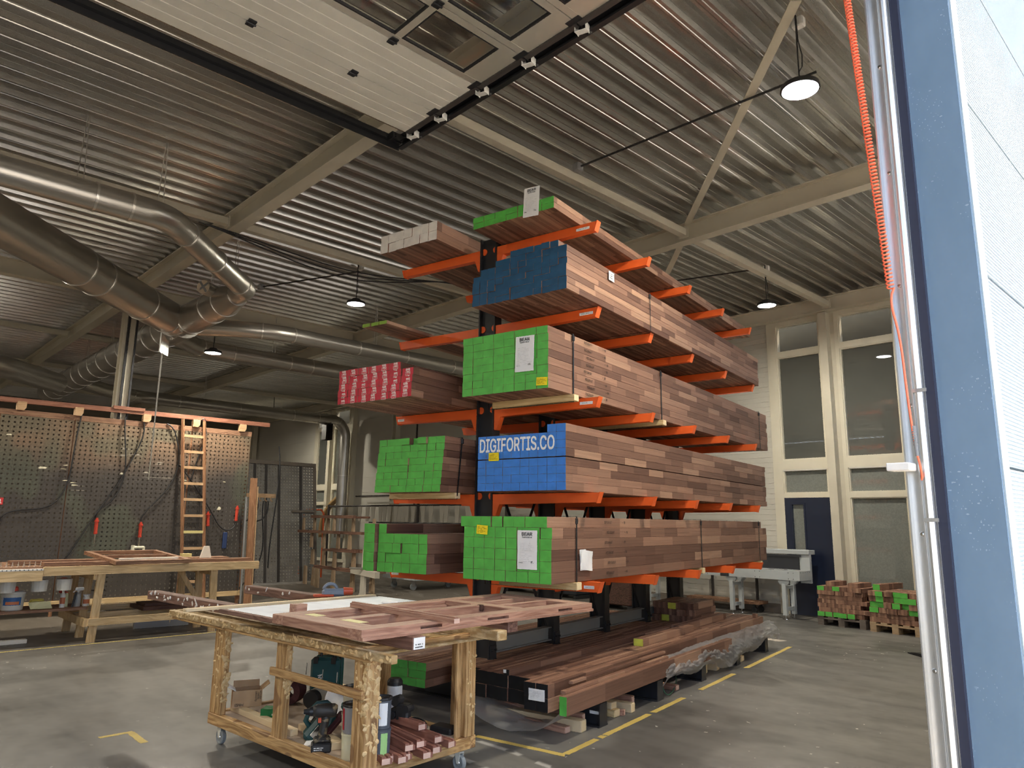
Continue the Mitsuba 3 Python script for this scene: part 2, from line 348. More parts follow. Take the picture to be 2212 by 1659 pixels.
# ribbon window high in the front wall, right of the door, outside the picture
ys_ = [5.6, 7.0, 8.4, 9.8, 11.2, 12.6]
struct('window_5', join(*[box((-.97, y - .04, 3.55), (-.83, y + .04, 5.25)) for y in ys_], box((-.97, 5.6, 3.55), (-.83, 12.6, 3.62)), box((-.97, 5.6, 5.18), (-.83, 12.6, 5.25)), box((-.97, 5.6, 4.36), (-.83, 12.6, 4.42))), 'm_frame', label='high ribbon window in the front wall')
for y0, y1 in zip(ys_, ys_[1:]):
    part('window_5', 'pane', (np.array([[-.9, y0 + .04, 3.62], [-.9, y1 - .04, 3.62], [-.9, y1 - .04, 5.18], [-.9, y0 + .04, 5.18]]), np.array([[0, 1, 2, 3]])), 'm_glass')
# windows: two bays with a post between, panes with film behind
def window_bay(n, x0, x1, rows, door=False):
    """rows: (z0, z1, backing) of each pane; the frame fills the rest."""
    key = f'window_{n}'
    y0, y1 = YW - .055, YW + .07
    zs = [rows[-1][0] - .08 if not door else rows[-1][0] - .085, 5.50]
    fr = [box((x0, y0, zs[0] if not door else 0), (x0 + .07, y1, 5.5)), box((x1 - .07, y0, zs[0] if not door else 0), (x1, y1, 5.5)), box((x0 + .07, y0, rows[0][1]), (x1 - .07, y1, 5.5))]
    for a, b in zip(rows, rows[1:]): fr.append(box((x0 + .07, y0, b[1]), (x1 - .07, y1, a[0])))
    fr.append(box((x0 + .07, y0, zs[0]), (x1 - .07, y1, rows[-1][0])))
    if not door: fr.append(box((x0, YW, 0), (x1, YW + .1, zs[0])))
    struct(key, join(*fr), 'm_frame', label='tall cream window frame with stacked panes')
    for z0, z1, bk in rows:
        bead = [box((x0 + .07, y0 + .02, z0), (x0 + .09, y1, z1)), box((x1 - .09, y0 + .02, z0), (x1 - .07, y1, z1)), box((x0 + .07, y0 + .02, z0), (x1 - .07, y1, z0 + .018)), box((x0 + .07, y0 + .02, z1 - .018), (x1 - .07, y1, z1))]
        part(key, 'glazing_bead', join(*bead), 'm_frame')
        part(key, 'pane', (np.array([[x0 + .08, YW, z0], [x1 - .08, YW, z0], [x1 - .08, YW, z1], [x0 + .08, YW, z1]]), np.array([[0, 1, 2, 3]])), 'm_glass')
        if bk: part(key, 'frosted_film', box((x0 + .08, YW + .03, z0), (x1 - .08, YW + .034, z1)), bk)
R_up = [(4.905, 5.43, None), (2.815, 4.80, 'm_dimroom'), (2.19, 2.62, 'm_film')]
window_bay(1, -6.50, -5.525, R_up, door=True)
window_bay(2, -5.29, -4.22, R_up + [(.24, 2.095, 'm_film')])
window_bay(3, -24.45, -23.42, R_up + [(.24, 2.095, 'm_film')])
window_bay(4, -23.22, -22.15, R_up + [(.24, 2.095, 'm_film')])
for a, b in ((-6.44, -5.60), (-5.21, -4.30)):
    k = 1 if a < -6 else 2
    part(f'window_{k}', 'blind_cassette', join(rbox((a, YW - .05, 2.60), (b, YW - .005, 2.66), .008)), 'm_white')
struct('trim_4', join(box((-5.52, YW - .20, 0), (-5.375, YW + .02, 5.5)), box((-5.375, YW - .03, 0), (-5.29, YW + .02, 5.5))), 'm_cream', label='cream steel post between the two tall windows')
struct('trim_5', join(box((-23.41, YW - .2, 0), (-23.23, YW + .02, 5.5))), 'm_cream', label='cream post between the far windows')
struct('trim_6', join(box((-6.62, YW - .05, 0), (-6.50, YW + .02, 5.5)), box((-4.22, YW - .05, 0), (-4.05, YW + .02, 5.5)), box((-6.62, YW - .05, 5.5), (-4.05, YW + .02, 5.56))), 'm_frame', label='cream surround of the tall windows')
struct('trim_7', join(box((-24.6, YW - .05, 0), (-24.45, YW + .02, 5.5)), box((-22.15, YW - .05, 0), (-21.9, YW + .02, 5.5)), box((-21.9, YW - .18, 0), (-21.75, YW, 5.5))), 'm_frame', label='cream surround of the far windows')
struct('baseboard_right', join(box((-32, YW - .012, 0), (-6.62, YW + .01, .16)), box((-4.05, YW - .012, 0), (-1, YW + .01, .16))), grain_tex and 'm_wall_back', label='brown kick strip along the foot of the wall')
# navy door with a narrow light
struct('door_1', poly([(-6.43, .01), (-5.535, .01), (-5.535, 2.105), (-6.43, 2.105)], 0, .05, holes=[[(-6.29, .82), (-6.07, .82), (-6.07, 1.98), (-6.29, 1.98)]],
                      m=frame((1, 0, 0), (0, 0, 1), (0, -1, 0), (0, YW - .01, 0))), 'm_navy', label='dark navy door with a narrow upright window')
part('door_1', 'pane', (np.array([[-6.29, YW - .035, .82], [-6.07, YW - .035, .82], [-6.07, YW - .035, 1.98], [-6.29, YW - .035, 1.98]]), np.array([[0, 1, 2, 3]])), 'm_glass')
part('door_1', 'pane_frame', poly([(-6.32, .79), (-6.04, .79), (-6.04, 2.01), (-6.32, 2.01)], 0, .012, holes=[[(-6.29, .82), (-6.07, .82), (-6.07, 1.98), (-6.29, 1.98)]], m=frame((1, 0, 0), (0, 0, 1), (0, -1, 0), (0, YW - .06, 0))), 'm_navy')
part('door_1', 'pane_backing', box((-6.3, YW - .008, .8), (-6.05, YW - .004, 2.0)), 'm_film')
for z in (.35, .62, 1.7, 1.83): part('door_1', 'hinge', cyl((-5.532, YW - .068, z), (-5.532, YW - .068, z + .09), .010, n=8), 'm_galv')

# ---------------------------------------------------------------- steel frame of the roof
ZB = 5.52
def xbeam(y, x0, x1, label, h=.27, w=.17):
    return solo('steel_beam', ibeam(x1 - x0, h, w, .014, .010, m=frame((0, -1, 0), (1, 0, 0), (0, 0, 1), (x0, y, ZB))), 'm_cream', label, 'beam')
def ybeam(x, y0, y1, label, h=.27, w=.17, z=ZB):
    return solo('steel_beam', ibeam(y1 - y0, h, w, .014, .010, m=frame((1, 0, 0), (0, 1, 0), (0, 0, 1), (x, y0, z))), 'm_cream', label, 'beam')
bA = xbeam(3.71, -30.9, -1.05, 'long cream roof beam running from under the raised door to the left edge')
bB = xbeam(8.45, -30.9, -1.05, 'long cream roof beam above the middle of the timber rack')
bC = xbeam(13.14, -30.9, -1.05, 'cream roof beam along the window wall, above the tall windows', w=.16)
xbeam(-1.0, -30.9, -1.05, 'cream roof beam in front of the left edge of the picture')
for y0, y1, s in ((3.80, 8.36, 'passing behind the grey ducts'), (8.54, 13.05, 'beyond the ducts, near the window wall'), (-.9, 3.62, 'at the left edge, leading to the slim column')):
    ybeam(-14.1, y0, y1, 'deep cream cross beam ' + s)
def strut(x, y0, y1, label):
    return solo('roof_strut', ibeam(y1 - y0, .10, .10, .008, .10, m=frame((1, 0, 0), (0, 1, 0), (0, 0, 1), (x, y0, 5.585))), 'm_cream', label, 'roof strut')
XS = [(-5.33, 'behind the raised door, above the rack'), (-9.6, 'left of the rack top'), (-18.4, 'in the back half of the hall'), (-22.7, 'near the far end of the hall'), (-26.9, 'deepest in the hall')]
for x, s in XS:
    for y0, y1, b in ((3.80, 8.36, 'between the first and second roof beams'), (8.54, 13.05, 'between the second roof beam and the window wall'), (-.9, 3.62, 'before the first roof beam')):
        if (x, y0) == (-5.33, -.9): continue
        k = strut(x, y0, y1, f'slim cream roof strut {s}, {b}')
        part(k, 'end_plate', join(cbox((x, y0 + .006, 5.63), (.16, .012, .16)), cbox((x, y1 - .006, 5.63), (.16, .012, .16))), 'm_cream')
# flat diagonal bracing bars up by the deck
for a, b, s in (((-2.17, 5.15, 5.74), (-5.25, 8.34, 5.74), 'flat diagonal roof brace right of the lamp, ending at the second beam'), ((-5.45, 8.62, 5.74), (-9.5, 12.9, 5.74), 'flat diagonal roof brace passing down behind the rack top')):
    a, b = np.array(a), np.array(b); d = (b - a) / np.linalg.norm(b - a); s_ = np.cross([0, 0, 1], d)
    solo('roof_brace', box((-.045, 0, 0), (.045, np.linalg.norm(b - a), .012), frame(-s_, d, (0, 0, 1), a)), 'm_cream', s, 'roof brace')
# columns
def hcol(x, y, z0, z1, label, s=.2):
    k = solo('steel_column', join(box((x - s / 2, y - s / 2, z0), (x - s / 2 + .012, y + s / 2, z1)), box((x + s / 2 - .012, y - s / 2, z0), (x + s / 2, y + s / 2, z1)), box((x - s / 2, y - .005, z0), (x + s / 2, y + .005, z1))), 'm_cream', label, 'column')
    part(k, 'base_plate', cbox((x, y, .008), (.28, .28, .016)), 'm_cream')
    return k
hcol(-14.1, 3.71, 0, ZB, 'slim cream steel column rising behind the perforated board')
solo('cable_tray', join(box((-13.985, 3.66, 2.4), (-13.95, 3.70, 5.45)), box((-13.985, 3.80, 2.4), (-13.95, 3.83, 5.45))), 'm_blacksteel', 'black cable conduits running up the slim steel column', 'conduit')
hcol(-18.9, 12.95, 0, ZB, 'cream wall column left of the green stack', .18)
hcol(-29.6, 13.1, 0, ZB, 'cream wall column behind the top right of the perforated board', .2)

# ---------------------------------------------------------------- lamps
scene['m_lampglow'] = two({'type': 'diffuse', 'reflectance': rgb(.8, .8, .75)})
lampnames = ['by the red hose at the upper right', 'hanging in front of the window wall', 'between the ducts and the white-ended timber', 'in front of the long grey duct at the left', 'far back, just above the perforated board'] + ['outside the picture, lighting the left bay'] * 6
for (x, y, zl), s in zip(LAMP_SPOTS, lampnames):
    g = 'ceiling lamps outside the picture' if s.startswith('outside') else None
    k = thing('high_bay_lamp', ('round lit high-bay lamp ' + s), 'lamp', g)
    z = zl
    part(k, 'housing', lathe([(.0, z + .09), (.06, z + .09), (.085, z + .06), (.150, z + .035), (.155, z + .0), (.143, z - .004), (.143, z + .004), (0, z + .004)][::-1]), 'm_black', 40)
    scene[k + '__lens'] = {**mikit.ply(lathe([(.0, 0), (.09, 0.003), (.14, .012)], 32, shift(x * 0, 0, z - .010)), 'm_lampglow'), 'emitter': {'type': 'area', 'radiance': rgb(*LAMP_RADIANCE)}}
    part(k, 'cord', join(tube([(0, 0, z + .09), (0, 0, 5.79)], .006, 6), tube([(0, .0, z + .16), (.03, 0, z + .2), (.035, 0, z + .3), (.01, 0, z + .45), (.0, 0.01, 5.79)], .005, 6)), 'm_black')
    part(k, 'junction_box', rbox((-.05, .02, 5.70), (.05, .09, 5.79), .01), 'm_white')
    M = np.eye(4); M[:2, 3] = x, y
    for q in ('housing', 'lens', 'cord', 'junction_box'): scene[f'{k}__{q}']['to_world'] = T(M.tolist())
# ---------------------------------------------------------------- cantilever rack: five columns, arms both sides on five levels
COLY = [5.44 + 1.09 * k for k in range(5)]
LEV = [1.115, 1.852, 2.672, 3.482, 4.293]
XC, XRT, XLT = -4.215, -2.98, -5.41
rack = thing('cantilever_rack', 'black cantilever rack with orange arms carrying the long packs of timber', 'rack')
for ky, y in enumerate(COLY):
    m = RACK
    part(rack, 'column', join(box((XC - .1, y - .01, .0), (XC - .085, y + .10, 4.40), m), box((XC + .085, y - .01, .0), (XC + .1, y + .10, 4.40), m), box((XC - .085, y + .03, 0), (XC + .085, y + .05, 4.40), m)), 'm_blacksteel')
    # base beams on the floor
    b = part(rack, 'base_beam', join(*[box(q0, q1, m) for q0, q1 in (((XLT, y - .04, 0), (XRT, y + .10, .012)), ((XLT, y - .02, .165), (XRT, y + .08, .178)), ((XLT, y + .02, .012), (XRT, y + .04, .165)), ((XRT - .01, y - .03, .0), (XRT, y + .09, .178)))]), 'm_blacksteel')
    if ky == 0: part(b, 'name_plate', box((-3.10, y - .024, .085), (-3.00, y - .0205, .108), m @ shift(0, .04, 0)), 'm_paper')
    part(rack, 'bolt_plate', join(box((XC + .1, y - .0, .25), (XC + .112, y + .09, .50), m), *[cyl(rk(XC + .112, y + dy, z), rk(XC + .128, y + dy, z), .011, n=6) for dy in (.02, .07) for z in (.29, .38, .46)]), 'm_blacksteel')
arm_key = {}
for kl, z in enumerate(LEV):
    for ky, y in enumerate(COLY):
        for side in (1, -1):
            x0 = XC + side * .103; x1 = XRT if side > 0 else XLT
            # side outline in (x, z): tapering arm with slanted end and bracket at the column
            ol = [(x0, z - .004), (x1, z), (x1 - side * .028, z - .082), (x0 + side * .075, z - .098), (x0 + side * .03, z - .22), (x0, z - .22)]
            if side > 0: ol = ol[::-1]
            M = RACK @ frame((1, 0, 0), (0, 0, 1), (0, -1, 0), (0, y + .065, 0))
            key = part(rack, 'arm', poly(ol if Polygon(ol).exterior.is_ccw else ol[::-1], 0, .062, M), 'm_orange')
            if ky == 0: arm_key[kl, side] = key
            # slanted end plate, seen as a lighter rim
            if side > 0 or ky == 0:
                e = [(x1 - side * .004, z + .003), (x1 - side * .034, z - .088), (x1 - side * .028, z - .089), (x1 + side * .004, z + .004)]
                e = e if Polygon(e).exterior.is_ccw else e[::-1]
                part(key, 'end_plate', poly(e, -.003, .067, M), 'm_orange')
            # hook plate showing through the column
            part(key, 'hook_plate', join(cyl(rk(XC + side * .072, y + .029, z - .02), rk(XC + side * .072, y + .020, z - .02), .034, n=20), ), 'm_orange')
for (kl, side, xa, xb) in ((4, 1, -3.20, -3.06), (2, 1, -3.17, -3.04), (3, 1, -3.17, -3.03), (0, 1, -3.14, -3.04), (2, -1, -5.385, -5.29), (0, -1, -5.38, -5.28)):
    z = LEV[kl]
    M = RACK @ frame((1, 0, 0), (0, 0, 1), (0, -1, 0), ((xa + xb) / 2, COLY[0] + .003, z - .045))
    st = part(arm_key[kl, side], 'name_plate', rbox((-(xb - xa) / 2, -.013, 0), ((xb - xa) / 2, .013, .002), .0008, M), 'm_paper')
    scene[st + '__print'] = mikit.ply(scribble((xb - xa) * .7, .012, 1, M @ shift(0, 0, .002), kl + 3), 'm_softink')
for k in range(4):
    y0, y1 = COLY[k] + .1, COLY[k + 1] - .01
    part(rack, 'tie_beam', ibeam(y1 - y0, .13, .09, .009, .007, RACK @ shift(XC + .03, y0, .42)), 'm_tiegrey')
    part(rack, 'tie_beam', ibeam(y1 - y0, .13, .09, .009, .007, RACK @ shift(XC, y0, 2.25)), 'm_blacksteel')
    for s in (0, 1):
        a, b = rk(XC + .02 * s, y0, .56 if s else 2.2), rk(XC + .02 * s, y1, 2.2 if s else .56)
        part(rack, 'cross_brace', tube([a, b], .014, 6), 'm_blacksteel')
pr('m_tiegrey', (.22, .225, .22), .5)

# ---------------------------------------------------------------- timber
for nm, c, sp in (('green', (.100, .44, .072), .42), ('palegreen', (.22, .36, .045), .5), ('teal', (.015, .075, .155), .42), ('blue', (.045, .20, .60), .45), ('red', (.52, .016, .035), .4), ('whitewash', (.84, .80, .74), .6), ('tar', (.010, .011, .013), .42), ('lime', (.62, .66, .10), .5), ('deepgreen', (.06, .33, .06), .4)):
    def end_tex(p, n, uv, c=c):
        w = fbm(p.x * 14, p.y * 14, p.z * 14, 3)
        return mi.Color3f(*c) * (.82 + .36 * w) 
    pr('m_end_' + nm, proc(end_tex), sp, spec=.4)
_dims = {}
def beam_ply(w, h, L, ch=.0022):
    """A sawn beam with eased long edges along +y from the origin, centred in x and z, and the plate of its painted end."""
    key = (round(w, 4), round(h, 4), round(L, 3))
    if key not in _dims:
        a, b = w / 2, h / 2
        oc = np.array([(-a + ch, -b), (a - ch, -b), (a, -b + ch), (a, b - ch), (a - ch, b), (-a + ch, b), (-a, b - ch), (-a, -b + ch)])
        M = frame((1, 0, 0), (0, 0, 1), (0, 1, 0))
        v, f = prism(oc, 0, L, M); f = f[:, ::-1]
        wood = mikit.ply((v, f), 'm_timber', uv=np.c_[v[:, 0], v[:, 2]])
        oe = oc * .985
        v2, f2 = prism(oe, -.0012, 0.0005, M); f2 = f2[:, ::-1]
        _dims[key] = (wood, (v2, f2), {})
    return _dims[key]
def beam(name, w, h, L, x, y, z, paint, label, group=None, base=RACK, yaw=0.0, far_paint=False, cat='timber'):
    """One timber beam, its near end at (x, y, z) of the base frame; x and z are its axis."""
    wood, endm, made = beam_ply(w, h, L)
    k = thing(name, label, cat, group)
    M = base @ shift(x, y, z) @ rot((0, 0, 1), yaw)
    scene[k + '__shaft'] = {**wood, 'to_world': T(M.tolist())}
    if paint:
        if paint not in made: made[paint] = mikit.ply(endm, 'm_end_' + paint)
        scene[k + '__painted_end'] = {**made[paint], 'to_world': T(M.tolist())}
        if far_paint: scene[k + '__painted_end_001'] = {**made[paint], 'to_world': T((M @ shift(0, L, 0)).tolist())}
    return k
def pack(name, x0, z0, y0, w, h, cols, L, paint, label, group, jit=.004, lean=0.0, gaps={}, rowshift={}, base=RACK, skip=(), yset={}, seed=1, rgap={}):
    """A stack of beams; cols: how many rows each column has, from the left."""
    r = random.Random(seed); x = x0
    for c, rows in enumerate(cols):
        x += gaps.get(c, 0)
        for q in range(rows):
            if (c, q) in skip: continue
            y = y0 + (r.random() - .5) * 2 * jit + yset.get((c, q), yset.get((c, None), 0))
            zc = z0 + h * (q + .5) + sum(v for kk, v in rgap.items() if q >= kk)
            beam(name, w - .0012, h - .0008, L + (r.random() - .5) * .05, x + w / 2 + lean * q + rowshift.get(q, 0) + (r.random() - .5) * .0006, y, zc, paint, label, group, base)
        x += w
Z = LEV
# right side, from the top
pack('green_ended_timber', -4.062, Z[4] + .006, 4.996, .1275, .0555, [2] * 7, 5.35, 'green', 'green-ended brown timber beam in the low stack on the topmost right arms', 'green-ended beams on the topmost right arms', gaps={3: .002, 4: .004}, seed=2, jit=.003)
pack('blue_ended_timber', -3.945, Z[3] + .006, 4.87, .0822, .0552, [5, 6, 6, 7, 7, 8, 8, 8, 8, 8, 8, 7], 5.12, 'teal', 'dark blue-ended timber beam in the stepped stack on the right', 'dark blue-ended beams on the fourth right level', jit=.009, gaps={1: .002, 5: .002}, seed=3)
pack('green_ended_timber', -4.045, Z[2] + .006, 4.88, .1125, .0662, [8] * 8, 6.0, 'green', 'green-ended timber beam in the strapped pack right of the red-ended stack', 'green-ended beams in the strapped pack at mid height', jit=.0025, gaps={1: .002, 5: .0015, 7: .0015}, rowshift={7: -.006}, seed=4)
pack('blue_ended_timber', -3.987, Z[1] + .004, 5.05, .0911, .0676, [7] * 8 + [8, 8], 5.42, 'blue', 'bright blue-ended timber beam in the pack with white lettering', 'bright blue-ended beams in the lettered pack', jit=.0012, gaps={1: .001}, rgap={4: .007}, seed=5)
pack('green_ended_timber', -4.002, Z[0] + .006, 4.90, .1095, .0868, [5] * 8, 5.6, 'green', 'green-ended timber beam in the lowest strapped pack, right side', 'green-ended beams in the lowest right pack', jit=.003, gaps={1: .002, 3: .003, 4: .002, 5: .002, 7: .002}, seed=6, yset={(7, 4): .01})
pack('green_ended_timber', -4.040, Z[0] + .006 + 5 * .0868, 4.905, .1085, .0868, [1] * 8, 5.5, 'green', 'green-ended timber beam in the top row of the lowest right pack', 'top row of the lowest right pack', jit=.008, gaps={3: .006, 4: .010}, seed=7)
# left side, from the top
pack('white_ended_timber', -5.274, Z[4] + .010, 4.975, .1095, .0965, [2] * 7, 4.9, 'whitewash', 'white-ended timber beam in the low stack on the topmost left arms', 'white-ended beams on the topmost left arms', jit=.006, gaps={1: .003}, seed=8)
pack('timber_board', -5.326, Z[3] + .008, 4.83, .108, .036, [1, 1, 1], 3.4, 'palegreen', 'pale green-ended board of the three on the left arms', 'three pale green-ended boards', jit=.01, gaps={1: .006, 2: .004}, seed=9)
pack('red_ended_timber', -5.355, Z[2] + .006, 4.59, .1375, .0655, [5] * 6 + [4], 4.4, 'red', 'red-ended timber beam with a white stencil, stacked on the left arms', 'red-ended stencilled beams', jit=.006, gaps={6: .004}, rowshift={4: -.004, 3: .010, 2: .006}, seed=10)
pack('green_ended_timber', -5.219, Z[1] + .006, 5.00, .1045, .0635, [8] * 8, 4.4, 'green', 'green-ended timber beam in the leaning strapped stack on the left', 'green-ended beams in the leaning left stack', jit=.004, lean=.0062, gaps={4: .002, 6: .003}, seed=11, yset={(3, 7): -.02, (5, 7): -.02, (4, 7): .03, (3, 3): -.01, (3, 4): -.012})
pack('green_ended_timber', -5.362, Z[0] + .006, 5.00, .1045, .0885, [5, 5, 5, 4, 4, 4, 4, 4], 4.6, 'green', 'green-ended timber beam in the stepped lowest stack on the left', 'green-ended beams in the lowest left stack', jit=.004, gaps={2: .018}, seed=12, yset={(1, None): -.03, (0, None): .03, (3, 2): -.02, (4, 2): -.02})
# base level
pack('black_ended_timber', -4.262, .178, 5.09, .1095, .102, [2] * 3, 5.3, 'tar', 'black-tarred timber beam at the back left of the floor-level pack', 'black-ended beams, left part of the floor-level pack', jit=.01, seed=13)
pack('black_ended_timber', -3.933, .178, 5.02, .1095, .102, [2] * 5, 5.3, 'tar', 'black-tarred timber beam in the middle of the floor-level pack', 'black-ended beams, middle of the floor-level pack', jit=.012, gaps={3: .004}, seed=14)
pack('black_ended_timber', -3.372, .178, 4.91, .110, .102, [2] * 2, 5.4, 'tar', 'black-tarred timber beam with brown side at the near corner of the floor-level pack', 'black-ended beams, near corner of the floor-level pack', jit=.004, seed=15)
pack('green_ended_timber', -5.17, .178, 4.95, .106, .068, [3] * 7, 4.6, 'deepgreen', 'green-ended timber beam at floor level, seen behind the work cart legs', 'green-ended beams at floor level behind the cart', jit=.006, seed=16)
beam('squared_timber', .045, .050, 5.0, -3.055, 4.95, .178 + .062, None, 'long brown batten lying along the outer side of the floor-level pack', base=RACK)
k = beam('squared_timber', .062, .135, 3.6, -2.985, 4.86, .262, 'green', 'dark brown timber with a bright green end on the outer edge of the floor-level pack')
beam('timber_batten', .045, .022, 1.9, -3.03, 4.93, .341, None, 'thin pinkish batten on top of the green-ended outer beam')
beam('timber_batten', .035, .022, 1.75, -3.075, 5.12, .375, None, 'thin pinkish batten leaning against the floor-level pack, behind the other batten')
k = beam('timber_batten', .055, .045, 3.9, -3.60, 4.99, .405, 'tar', 'long pink-brown batten with a black and white end lying on the floor-level pack')
part(k, 'white_mark', box((-3.628, 4.9862, .40), (-3.60, 4.9882, .426), RACK), 'm_paper')
beam('timber_block', .105, .070, 1.35, -3.397, 6.98, .418, 'lime', 'pinkish timber block with a yellow end lying on the floor-level pack')
beam('timber_block', .10, .07, 1.55, -3.50, 8.15, .418, None, 'long pinkish block beyond the yellow-ended one on the floor-level pack')
beam('timber_block', .05, .05, .07, -3.19, 10.05, .408, None, 'small brown offcut at the far end of the floor-level pack')
lbl = 'short brown timber block in the stack on the far end of the floor-level pack'
for c in range(5):
    for q in range(3):
        y = (c, q) in ((2, 2), (1, 0))
        beam('timber_block', .108, .077, .74, -4.10 + c * .11 + (q % 2) * .008, 8.95 + .015 * ((c * 7 + q * 3) % 4), .382 + .0385 + q * .078, 'lime' if y else None,
             ('yellow-ended block in the ' + ('top' if q == 2 else 'bottom') + ' row of the small stack on the floor-level pack') if y else lbl, None if y else 'short blocks stacked on the far end of the floor-level pack')

# skids, straps, papers and labels of the packs
pr('m_pine', grain_tex(mi.Color3f(.52, .36, .16), mi.Color3f(.74, .56, .30), axis=(RX, RY, (0, 0, 1))), .6)
pr('m_pine_world', grain_tex(mi.Color3f(.50, .34, .17), mi.Color3f(.68, .50, .28), axis=((0, 0, 1), (1, 0, 0), (0, 1, 0))), .6)
pr('m_pine_y', grain_tex(mi.Color3f(.50, .34, .17), mi.Color3f(.70, .52, .29), axis=((0, 1, 0), (1, 0, 0), (0, 0, 1))), .6)
def skid(x0, x1, y, z, h, label, w=.08):
    k = solo('timber_skid', rbox((x0, y, z - h), (x1, y + w, z), .003, RACK), 'm_pine', label, 'skid')
    part(k, 'sawn_end', box((x1 - .0005, y + .004, z - h + .004), (x1 + .001, y + w - .004, z - .004), RACK), 'm_paperwood')
    return k
pr('m_paperwood', (.78, .62, .38), .7)
skid(-3.98, -3.105, 5.235, Z[2] + .005, .058, 'pale pine skid strapped under the near end of the mid-height green pack')
skid(-3.98, -3.10, 7.06, Z[2] + .005, .058, 'pale pine skid under the middle of the mid-height green pack')
skid(-3.87, -3.085, 5.235, Z[0] + .005, .062, 'pale pine skid strapped under the near end of the lowest right pack')
skid(-3.9, -3.09, 8.0, Z[0] + .005, .062, 'pale pine skid under the middle of the lowest right pack')
skid(-3.9, -3.09, 10.12, Z[0] + .005, .062, 'pale pine skid under the far end of the lowest right pack')
skid(-5.21, -4.36, 5.19, Z[1] + .005, .055, 'pale pine skid with green overspray under the leaning left stack')
def strap(x0, x1, z0, z1, y, label, lean=0.0, w=.016):
    t = .0018
    pts = [(x0, z0), (x1, z0), (x1 + lean, z1), (x0 + lean, z1)]
    g = Polygon(pts).buffer(t + .002, join_style=1).difference(Polygon(pts).buffer(.0015, join_style=1))
    v, f = tri(trimesh.creation.extrude_polygon(g, w, engine='earcut'))
    k = solo('strapping_band', xf((v, f), RACK @ frame((1, 0, 0), (0, 0, 1), (0, -1, 0), (0, y + w, 0))), 'm_black', label, 'strap')
    part(k, 'buckle', rbox((x1 + lean - .004, y - .006, z1 - .06), (x1 + lean + .010, y + w + .006, z1 - .012), .003, RACK), 'm_darksteel')
strap(-4.047, -3.134, Z[2] - .054, Z[2] + .540, 5.262, 'black strapping band near the front of the mid-height green pack')
strap(-4.047, -3.134, Z[2] - .054, Z[2] + .540, 7.09, 'black strapping band at the middle of the mid-height green pack')
strap(-4.047, -3.134, Z[2] + .002, Z[2] + .540, 10.5, 'black strapping band at the far end of the mid-height green pack')
strap(-4.046, -3.108, Z[0] - .058, Z[0] + .531, 5.262, 'black strapping band near the front of the lowest right pack')
strap(-4.046, -3.108, Z[0] - .058, Z[0] + .531, 8.03, 'black strapping band at the middle of the lowest right pack')
strap(-4.046, -3.108, Z[0] - .058, Z[0] + .531, 10.15, 'black strapping band at the far end of the lowest right pack')
strap(-3.948, -2.946, Z[3] + .002, Z[3] + .395, 6.45, 'thin dark band around the dark blue-ended stack', w=.010)
strap(-5.224, -4.365, Z[1] - .052, Z[1] + .516, 5.215, 'black strapping band around the leaning left stack', lean=.05)

def FR(x, y, z, roll=0.0):
    """Frame on a pack's front, x right, z up, facing the viewer along -y of the rack."""
    return RACK @ frame((1, 0, 0), (0, 0, 1), (0, -1, 0), (x, y, z)) @ rot((0, 0, 1), roll)
def SIDE(x, y, z, roll=0.0):
    """Frame on a pack's right side."""
    return RACK @ frame((0, 1, 0), (0, 0, 1), (1, 0, 0), (x, y, z)) @ rot((0, 0, 1), roll)
def sheet(w, h, m, seed=0, bow=.006):
    """A crumpled paper sheet as a thin closed slab."""
    n, k = 13, 17
    u, v = np.meshgrid(np.linspace(-w / 2, w / 2, n), np.linspace(-h / 2, h / 2, k))
    z = .002 + bow * meshkit.noise(np.stack([u * 14 + seed * 7, v * 9, u * 0 + seed], -1)) + bow * .8 * np.abs(meshkit.noise(np.stack([u * 30 + v * 18, v * 4, u * 0 + seed + 3], -1)) - .5)
    p = np.stack([u + (np.abs(v) > h * .49) * .001, v, z], -1).reshape(-1, 3)
    i, j = np.meshgrid(np.arange(k - 1), np.arange(n - 1), indexing='ij'); a = (i * n + j).ravel()
    f = np.vstack([np.c_[a, a + 1, a + n + 1], np.c_[a, a + n + 1, a + n]])
    q = p.copy(); q[:, 2] -= .0008
    return xf((np.vstack([p, q]), np.vstack([f, f[:, ::-1] + len(p)])), m)
def notice(M, w, h, label, seed, word='BEAR'):
    k = solo('paper_notice', sheet(w, h, M, seed), 'm_paper', label, 'paper', smooth=False)
    o = .0095
    part(k, 'heading', text(word, h * .085, M @ shift(0, h * .36, o), .0006, True, sx=1.15), 'm_ink')
    part(k, 'subheading', text('Optima Wood', h * .035, M @ shift(0, h * .305, o), .0006, True), 'm_ink')
    part(k, 'small_print', scribble(w * .74, h * .5, 11, M @ shift(-.005 * 0, -.02, o), seed, lh=.16), 'm_faint', kind='stuff')
    part(k, 'stamp', join(scribble(w * .22, h * .035, 2, M @ shift(-w * .3, -h * .33, o), seed + 1, lh=.4), scribble(w * .14, h * .06, 3, M @ shift(w * .28, -h * .31, o), seed + 2, lh=.5)), 'm_ink', kind='stuff')
    return k
pr('m_faint', (.55, .55, .56), .7)
notice(FR(-3.385, 4.978, Z[4] + .105, -3), .165, .275, 'white notice with bold heading hanging on the topmost green stack', 1)
notice(FR(-3.365, 4.868, Z[2] + .315, -1), .19, .305, 'crumpled white notice with bold heading on the mid-height green pack', 2)
notice(FR(-3.335, 4.888, Z[0] + .265), .19, .305, 'white notice with bold heading on the lowest green pack', 3)
def ylabel(M, w, h, label, seed):
    k = solo('yellow_label', sheet(w, h, M, seed, .004), 'm_yellowlabel', label, 'label')
    part(k, 'small_print', scribble(w * .8, h * .7, 5, M @ shift(0, 0, .0075), seed, lh=.3), 'm_inkbrown', kind='stuff')
